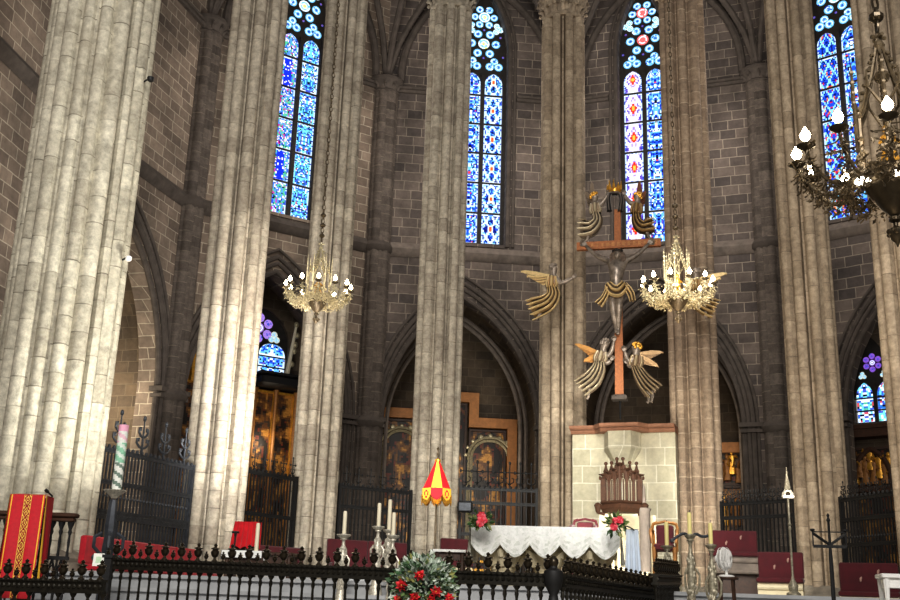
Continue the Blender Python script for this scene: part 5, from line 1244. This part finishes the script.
for i in range(n - 1):
    xm = lerp(x0 + .08, x1 - .08, (i + .5) / (n - 1)); hw = (x1 - x0) / (n - 1) / 2 * .8; zc = zt_ * .48; hz = zt_ * .13
    mb = MB(); mb.tube([(xm, 0, zc + hz), (xm + hw, 0, zc), (xm, 0, zc - hz), (xm - hw, 0, zc), (xm, 0, zc + hz)], .016, 5); mb.ball((xm, 0, zc), .03, 6)
    mb.tube([(xm + .6 * hw * cos(a_), 0, zc + .6 * hz * sin(a_)) for a_ in [2 * pi * q / 12 for q in range(13)]], .012, 5); mb.build('scroll_panel', 'iron', t)
# card on the rail post
F = Frame(W(98, 560, 13.6), 0); a = F.L(92, 566); b = F.L(104.5, 553.5); tcard = thing('notice_card', 'small pale green and white card propped behind the rail corner', 'card', Frame(F.world((a.x, 0, a.z)), 0)); mb = MB()
mb.grid(lambda u, v: Vector((u * (b.x - a.x), .02 * v, v * (b.z - a.z))), 8, 8, lambda u, v: srgb(200, 226, 196) if .3 < u < .75 and .25 < v < .7 else srgb(240, 242, 234)); mb.build('sheet', 'paint', tcard)

# ---- balustrade of iron with bronze urns round the crypt stair
def urn_mesh(s, name): 
    mb = MB(); mb.lathe([(.05 * s, 0), (.05 * s, .015 * s), (.025 * s, .04 * s), (.02 * s, .06 * s), (.05 * s, .085 * s), (.068 * s, .13 * s), (.07 * s, .16 * s), (.05 * s, .175 * s), (.045 * s, .19 * s), (.075 * s, .2 * s), (.07 * s, .212 * s), (.03 * s, .225 * s), (.02 * s, .24 * s), (.035 * s, .26 * s), (.01 * s, .285 * s), (.002, .29 * s)], 10); return mb.mesh(name, M['urn'])
URN, URS = urn_mesh(.8, 'urn_finial'), urn_mesh(.45, 'small_finial')
def balustrade(label, A, B, zf, sp=.145, bar_h=.15, diamonds=False, first=0.5):
    A = Vector(A); B = Vector(B); d = B - A; L_ = hypot(d.x, d.y); slope = d.z / L_
    t = thing('iron_balustrade', label, 'railing', loc=(A.x, A.y, zf), rz=atan2(d.y, d.x), group='iron balustrades round the crypt stair'); zt_ = A.z - zf
    S = lambda x: zt_ + slope * x
    mb = MB()
    for z0, z1, w_ in ((-bar_h, -bar_h + .03, .12), (-bar_h + .03, -.03, .07), (-.03, 0, .13)):
        mb.loft([[Vector((x, y, S(x) + z)) for y, z in ((-w_ / 2, z0), (w_ / 2, z0), (w_ / 2, z1), (-w_ / 2, z1))] for x in (0, L_)], True, True)
    n = int(L_ / .07)
    for i in range(n):
        x = L_ * (i + .5) / n; mb.ball((x, -.04, S(x) - bar_h * .5), (.028, .02, .03), 5); mb.ball((x, -.065, S(x) - .015), (.02, .015, .018), 5)
    mb.box((L_ / 2, 0, .08), (L_, .08, .06)); mb.build('top_rail', 'railing', t, 30)
    nb = max(2, int(L_ / sp)); zm = zt_ - bar_h
    for i in range(nb + 1):
        x = L_ * i / nb; h = S(x) - bar_h; mb = MB(); mb.lathe([(.03, .1), (.02, .16), (.016, .2), (.022, h * .5), (.016, h - .14), (.028, h - .1), (.018, h - .05), (.045, h - .01), (.045, h)], 6, (x, 0, 0)); mb.build('baluster', 'railing', t)
    nu = int(L_ / .122)
    for i in range(nu):
        x = L_ * (i + first) / nu; o = link('urn_finial' if i % 2 else 'small_finial', URN if i % 2 else URS, t); o.location = (x, 0, S(x) - .002)
    return t
pa, pb, pc_ = W(104, 557.5, 14.3), W(553, 574, 12.6), W(655, 589, 16.4)
balustrade('long straight black iron balustrade with bronze urns, running across before the altar steps', pa, pb, 1.0)
balustrade('lower iron balustrade with larger pattern before the red-draped lectern', W(-25, 577, 13.2), W(105, 580, 12.7), 1.0 if False else .0 + 1.0, .2, .16)
balustrade('iron balustrade running back from the corner post beside the altar', pb + Vector((.12, .05, 0)), pc_, 1.0)
balustrade('short raised iron balustrade before the gilt armchair', W(655, 574, 15.2), W(678, 575, 17.8), 1.0)
for lb, px, py, Y, mat in (('dark corner post with a ball top where two balustrades meet before the altar', 553.5, 556, 12.55, 'urn'),):
    F = Frame(W(px, 590, Y), 0).at_floor(1.0); h = F.L(px, py).z; t = thing('corner_post', lb, 'post', F); mb = MB()
    mb.lathe([(.1, 0), (.1, .1), (.07, .16), (.05, h - .62), (.09, h - .56), (.06, h - .5), (.05, h - .44), (.1, h - .34), (.12, h - .22), (.11, h - .17), (.05, h - .14), (.045, h - .11)], 12); mb.build('shaft', 'iron', t); mb = MB(); mb.lathe([(.045, h - .12), (.06, h - .08), (.055, h - .04), (.02, h)], 10); mb.build('ball_top', 'urn', t)
# step up of the rail at its corner
F = Frame(W(105, 590, 13.4), 0).at_floor(1.0); h = F.L(105, 557).z; t = thing('corner_post', 'square black post where the low balustrade steps up beside the pale card', 'post', F); mb = MB(); mb.box((0, 0, h / 2), (.09, .1, h)); mb.build('shaft', 'iron', t, 0); mb = MB(); mb.box((0, 0, h + .01), (.13, .14, .04)); mb.build('cap', 'iron', t, 0)

# ---- evergreen arrangement with red flowers in front of the rail
F = Frame(W(423.5, 590, 11.9), 0); c = W(423.5, 586, 11.9); k = 11.9 / 1030
t = thing('flower_arrangement', 'big round evergreen arrangement with red flowers hung before the balustrade', 'flowers', loc=(c.x, c.y, 1.0)); hz = c.z - 1.0
random.seed(21); mb = MB(); R_ = 31 * k
for i in range(1500):
    d = Vector((random.gauss(0, 1), random.gauss(-.25, .8), random.gauss(0, .95))).normalized(); p = Vector((0, 0, hz)) + d * R_ * random.uniform(.45, 1.0) * Vector((1, .8, .95)).length / 1.6
    p = Vector((0, 0, hz)) + Vector((d.x, d.y * .7, d.z * .95)) * R_ * random.uniform(.5, .98)
    cc = random.choice((srgb(64, 92, 62), srgb(78, 112, 76), srgb(110, 140, 108), srgb(190, 204, 190), srgb(214, 222, 212), srgb(150, 172, 150), srgb(196, 208, 196), srgb(170, 188, 168), srgb(150, 150, 90), srgb(38, 58, 40), srgb(96, 120, 70)))
    mb.leaf(p, d + Vector((random.uniform(-.6, .6), random.uniform(-.6, .3), random.uniform(-.6, .6))), random.uniform(.05, .1), .55, cc)
mb.ball((0, 0, hz), (R_ * .55, R_ * .4, R_ * .55), 10, srgb(26, 40, 28)); mb.build('evergreen_foliage', 'leaf', t, 0)
mb = MB(); mb.lathe([(.16, 0), (.16, .04), (.03, .08), (.025, hz)], 8); mb.build('stand', 'iron', t)
for fx, fy, r in ((420, 575.5, 5.2), (402, 585.5, 5.5), (436, 592, 5.5), (415, 597, 5), (449, 598, 4.5), (398, 599, 4), (431, 599.5, 4)):
    q = W(fx, fy, 11.9) - Vector((c.x, c.y, 1.0)); dd = (q - Vector((0, 0, hz))); yy = -sqrt(max(.02, R_ * R_ - dd.x ** 2 - dd.z ** 2)) * .68
    o = Vector((q.x, yy, q.z)); mb = MB(); rr = r * k
    for layer in range(3):
        for j in range(7): a_ = 2 * pi * j / 7 + layer * .4; dv = Vector((cos(a_), -.25 - .45 * layer, sin(a_))); mb.leaf(o - Vector((0, layer * .015, 0)), dv, rr * (1.2 - .25 * layer), .75, random.choice((srgb(206, 24, 38), srgb(232, 60, 66), srgb(170, 16, 30))))
    mb.ball(o - Vector((0, .03, 0)), rr * .2, 6, srgb(240, 190, 80)); mb.build('red_flower', 'leaf', t, 0)

# ---- white fan on a dark stool
F = Frame(W(727, 585, 15.5), radians(-12)).at_floor(1.0); zf = F.L(727, 577).z; k = F.mpp(727, 560)
t = thing('stool', 'dark stool carrying the white fan', 'stool', F); mb = MB(); mb.lathe([(.16, zf - .04), (.17, zf - .02), (.16, zf)], 14); mb.build('seat', 'woodd', t)
for q in range(4): a_ = pi * q / 2 + .6; mb = MB(); mb.tube([(.12 * cos(a_), .12 * sin(a_), zf - .03), (.17 * cos(a_), .17 * sin(a_), 0)], [.02, .016], 6); mb.build('leg', 'woodd', t)
FF = Frame(F.world((0, 0, zf)), F.rz); t = thing('desk_fan', 'white desk fan turned aside beside the yellow-candled candlestick', 'fan', FF)
mb = MB(); mb.lathe([(8 * k, 0), (8 * k, .015), (6 * k, .03), (.02, .035), (.018, .14)], 16); mb.build('base', 'wplas', t)
hc = FF.L(724, 559); T_ = Matrix.Translation((hc.x, 0, hc.z)) @ Matrix.Rotation(radians(68), 4, 'Z') @ Matrix.Rotation(radians(-8), 4, 'Y')
mb = MB(); mb.tube([(0, 0, .1), (.01, 0, hc.z - .02)], .02, 8)
b_ = MB(); b_.lathe([(.02, -.13), (.05, -.12), (.06, -.08), (.05, -.02)], 12); Rm = T_ @ Matrix.Rotation(radians(90), 4, 'X')
mb.add([Rm @ Vector((v[0], v[1], v[2])) for v in b_.v], b_.f); mb.build('motor', 'wplas', t)
mb = MB(); R_ = 11.5 * k
for rr, yy in ((1.0, 0), (.98, .05), (.98, -.05), (.75, -.08), (.5, -.09), (.25, -.1), (.75, .07), (.5, .08)): mb.tube([T_ @ Vector((R_ * rr * cos(a_), yy, R_ * rr * sin(a_))) for a_ in [2 * pi * q / 24 for q in range(25)]], .006 if rr < 1 else .012, 5, caps=False)
for q in range(44): a_ = 2 * pi * q / 44; d = Vector((cos(a_), 0, sin(a_))); mb.tube([T_ @ (d * .05 + Vector((0, -.1, 0))), T_ @ (d * R_ * .75 + Vector((0, -.08, 0))), T_ @ (d * R_), T_ @ (d * R_ * .6 + Vector((0, .08, 0))), T_ @ (d * .04 + Vector((0, .09, 0)))], .0065, 4)
mb.build('guard', 'wplas', t)
for q in range(4):
    a_ = 2 * pi * q / 4; mb = MB(); mb.grid(lambda u, v: T_ @ (Vector((cos(a_ + (u - .5) * 1.3), 0, sin(a_ + (u - .5) * 1.3))) * lerp(.03, R_ * .9, v) + Vector((0, (u - .5) * .05, 0))), 5, 5, None); mb.build('blade', 'wplas', t, 60)

# ---- processional bell house on its pole
F = Frame(W(793.5, 590, 18.2), radians(-10)).at_floor(FZ); k = F.mpp(790, 490); xt = F.L(789, 497).x; zh = F.L(789, 497).z; zt_ = F.L(786.5, 467).z; dx = 0
t = thing('processional_bell_pole', 'tall silver pole topped by a pointed bell house before the broad brown pillar', 'processional pole', F)
mb = MB(); mb.lathe([(.12, 0), (.12, .04), (.07, .08), (.085, .16), (.06, .22), (.03, .28), (.02, .34), (.02, 1.1), (.032, 1.13), (.02, 1.16), (.02, zh - .5), (.035, zh - .47), (.02, zh - .44), (.02, zh)], 10); mb.build('pole', 'silverd', t)
mb = MB(); mb.box((0, 0, zh), (11 * k, .12, .05)); a_ = 5.2 * k; zz = zh + 7.5 * k
for s_ in (-1, 1): mb.tube([(s_ * a_, 0, zh), (s_ * a_ * .85, 0, zh + 3.5 * k), (0, 0, zz + 2 * k)], .028, 6)
mb.tube([(x, -.01, z) for x, z in arch_pts(0, a_ * .6, zh + 3 * k, zh + 6.5 * k, zh)], .018, 5); mb.build('bell_house', 'silver', t)
mb = MB(); mb.lathe([(.05, zh + 3 * k), (.045, zh + 3.6 * k), (.03, zh + 5 * k), (.01, zh + 5.4 * k)], 8); mb.build('bell', 'brassd', t)
mb = MB(); mb.lathe([(3.2 * k, zh + 7 * k), (3.4 * k, zh + 10 * k), (2.6 * k, zh + 13 * k), (2.9 * k, zh + 13.5 * k), (1.5 * k, lerp(zh, zt_, .62)), (.8 * k, lerp(zh, zt_, .8)), (.2 * k, zt_)], 8); mb.build('spire', 'silverd', t)
# ---- black iron candle stand (frame of bars)
F = Frame(W(833.5, 596, 14.4), radians(-10)).at_floor(1.0); l = lambda x, y: F.L(x, y)
t = thing('iron_candle_stand', 'black iron candle stand with crossbars and braces before the broad brown pillar', 'candle stand', F)
zt_ = l(828.5, 513).z; z1 = l(828, 532).z; z2 = l(829, 546.5).z; x0, x1 = l(813, 540).x, l(846, 540).x; xm = 0
mb = MB(); mb.lathe([(.18, 0), (.18, .04), (.05, .1), (.028, .2), (.028, z2 - .2), (.02, z2), (.016, zt_ - .12), (.03, zt_ - .1), (.012, zt_ - .06), (.022, zt_ - .03), (.002, zt_)], 8); mb.build('pole', 'iron', t)
mb = MB(); mb.box(((x0 + x1) / 2, 0, z2), (x1 - x0, .04, .04)); mb.box(((x0 + x1) / 2, 0, z1), (x1 - x0, .02, .015)); mb.build('crossbar', 'iron', t, 0)
for xx in (x0, x1): mb = MB(); mb.tube([(xx, 0, z1 - .02), (xm, 0, z2 + .02)], .02, 5); mb.build('brace', 'iron', t); mb = MB(); mb.tube([(xx, 0, z2), (xx, 0, z1)], .01, 5); mb.lathe([(.015, z1), (.035, z1 + .02), (.03, z1 + .04), (.02, z1 + .03)], 8, (xx, 0, 0)); mb.build('upright', 'iron', t)
# ---- floodlight on the grille, small lamps on pillars
F = Frame(W(465, 507, 30.7), radians(-3)); k = F.mpp(465, 507); t = thing('floodlight', 'black box floodlight fixed on the openwork grille above the altar flowers', 'lamp', F)
mb = MB(); mb.bevbox((0, 0, 0), (15 * k, .25, 11 * k), .04); mb.build('housing', 'black', t, 30); mb = MB(); mb.bevbox((0, -.13, 0), (12 * k, .02, 8 * k), .01); mb.build('lens', 'irong', t, 30); mb = MB(); mb.tube([(-8 * k, 0, 0), (-8 * k, .25, 0), (8 * k, .25, 0), (8 * k, 0, 0)], .02, 5); mb.build('bracket', 'iron', t)

# small things on the white-clothed table, lamps on the pale pier, pale pole by the chapel window
F = Frame(W(256, 552, 17.95), 0); F = F.at_floor(W(250, 552.5, 17.95).z); candle('thick cream candle standing before the red-draped chair', F, 0.0, 256, 523, 'wax', 2.0 * 17.95 / 1030)
F = Frame(W(234, 552, 17.95), 0).at_floor(W(250, 552.5, 17.95).z); t = thing('table_microphone', 'black table microphone standing before the red-draped chair', 'microphone', F); hm_ = F.L(234.5, 531).z
mb = MB(); mb.lathe([(.06, 0), (.06, .015), (.015, .03), (.014, hm_ - .08)], 10); mb.build('stand', 'black', t); mb = MB(); mb.tube([(0, 0, hm_ - .09), (0, -.01, hm_)], [.02, .03], 8); mb.tube([(-.06, 0, hm_ - .02), (.06, 0, hm_ - .02)], .02, 6); mb.build('head', 'black', t)
for lb, px, py, Y, mt in (('small dark lamp bracketed high on the edge of the pale pier', 150.5, 79, 19.75, 'black'), ('small white lamp bracketed lower on the edge of the pale pier', 128.5, 258.5, 19.75, 'wplas')):
    F = Frame(W(px, py, Y), radians(-20)); k = F.mpp(px, py); t = thing('pier_lamp', lb, 'lamp', F); mb = MB(); mb.lathe([(1.2 * k, -2.6 * k), (2.6 * k, -1.5 * k), (2.8 * k, 1.4 * k), (1.0 * k, 2.4 * k)], 10); mb.build('housing', mt, t); mb = MB(); mb.tube([(0, 0, 1 * k), (-4 * k, .05, 1.5 * k), (-9 * k, .1, 1 * k)], .02, 6); mb.build('bracket', 'iron', t)
H = chapel_frame(2, 1.2); a = H.L(286.5, 377); b = H.L(296.5, 325); F = Frame(H.world((a.x, 0, a.z)), H.rz); t = thing('pale_pole', 'slender pale pole with knobs standing beside the blue window over the golden altarpiece', 'pole', F); d = b - a
mb = MB(); mb.tube([(0, 0, 0), (d.x, 0, d.z)], [.1, .05], 8); mb.build('shaft', 'wax', t)
for q in (.25, .5, .62, .8, 1.0): mb = MB(); mb.ball((d.x * q + .12 * (q < 1), 0, d.z * q), (.11, .09, .13), 8); mb.build('knob', 'brass', t)
AMB=.25

# ================================================================== LIGHT
w = bpy.data.worlds.new('World'); SC.world = w; w.use_nodes = True
w.node_tree.nodes['Background'].inputs[0].default_value = (.95, .96, 1, 1); w.node_tree.nodes['Background'].inputs[1].default_value = AMB
SC.view_settings.view_transform = 'Standard'; SC.view_settings.look = 'None'; SC.view_settings.exposure = .4; SC.view_settings.gamma = .88
def spot(name, loc, tgt, power, size=60, col=(1, .94, .84), rad=.4, blend=.6):
    l = bpy.data.lights.new(name, 'SPOT'); l.energy = power; l.spot_size = radians(size); l.spot_blend = blend; l.color = col; l.shadow_soft_size = rad
    o = bpy.data.objects.new(name, l); COL.objects.link(o); o.location = loc
    o.rotation_euler = (Vector(tgt) - Vector(loc)).to_track_quat('-Z', 'Y').to_euler(); return o
def area(name, loc, tgt, power, size, col=(1, .95, .88)):
    l = bpy.data.lights.new(name, 'AREA'); l.energy = power; l.size = size; l.color = col
    o = bpy.data.objects.new(name, l); COL.objects.link(o); o.location = loc
    o.rotation_euler = (Vector(tgt) - Vector(loc)).to_track_quat('-Z', 'Y').to_euler(); return o
def point(name, loc, power, col=(1, .85, .6), rad=.3):
    l = bpy.data.lights.new(name, 'POINT'); l.energy = power; l.color = col; l.shadow_soft_size = rad
    o = bpy.data.objects.new(name, l); COL.objects.link(o); o.location = loc; return o
AMBL = [
 area('nave_fill', (0, -6, 14), (2, 30, 13), 4600, 8),  # unseen fill added to light the apse from the front
 spot('pier_flood', (-2.2, 17.2, 3.4), (-7.8, 20.1, 7.5), 1700, 75, (1, .97, .88)),
 spot('left_pillar_flood', (-4.0, 19, 3.0), (-2.2, 30, 7.5), 1700, 75, (1, .98, .93)),
 spot('altar_flood', (4, 13, 10), (3.6, 25, 4.0), 5200, 50, (1, .98, .9)),
 spot('right_pillar_flood', (5, 14, 4), (9.5, 27, 9), 1800, 60, (1, .9, .78)),
 spot('screen_flood', (3.2, 20.5, 3.0), (4.8, 31, 4.6), 2100, 56, (1, .97, .86)),
 spot('north_wall_fill', (-1, 22, 3.5), (-12, 31, 13), 2600, 60, (1, .95, .88)),  # spot added to brighten the north brickwork, no fixture there
]
for i, a in enumerate((-33, -5.6, 21.6, 49)):
    p = pol(a, 11.5); point('ambulatory_fill', (p.x, p.y, 18.5), 330, (1, .93, .85), 1.2)  # invented point fills behind the pillars, brightening the outer wall
for i, (pw_, cc) in {1: (420, (1, .88, .68)), 2: (48, (1, .86, .66)), 3: (70, (1, .86, .66)), 4: (50, (1, .8, .55)), 5: (70, (1, .86, .66))}.items():
    G, H = CH[i]; point('chapel_fill', G.world((1.2, 2.2, 7.2)), pw_, cc, .4)  # point fill added inside each chapel to bring out walls and altarpieces

for (px, py, Y, e) in ((318, 293, 23.6, 70), (677.5, 290, 21.6, 90), (890, 163, 8.3, 25)):
    p = W(px, py, Y); point('chandelier_glow', p + Vector((0, 0, -1.5)), e, (1, .78, .5), .5)
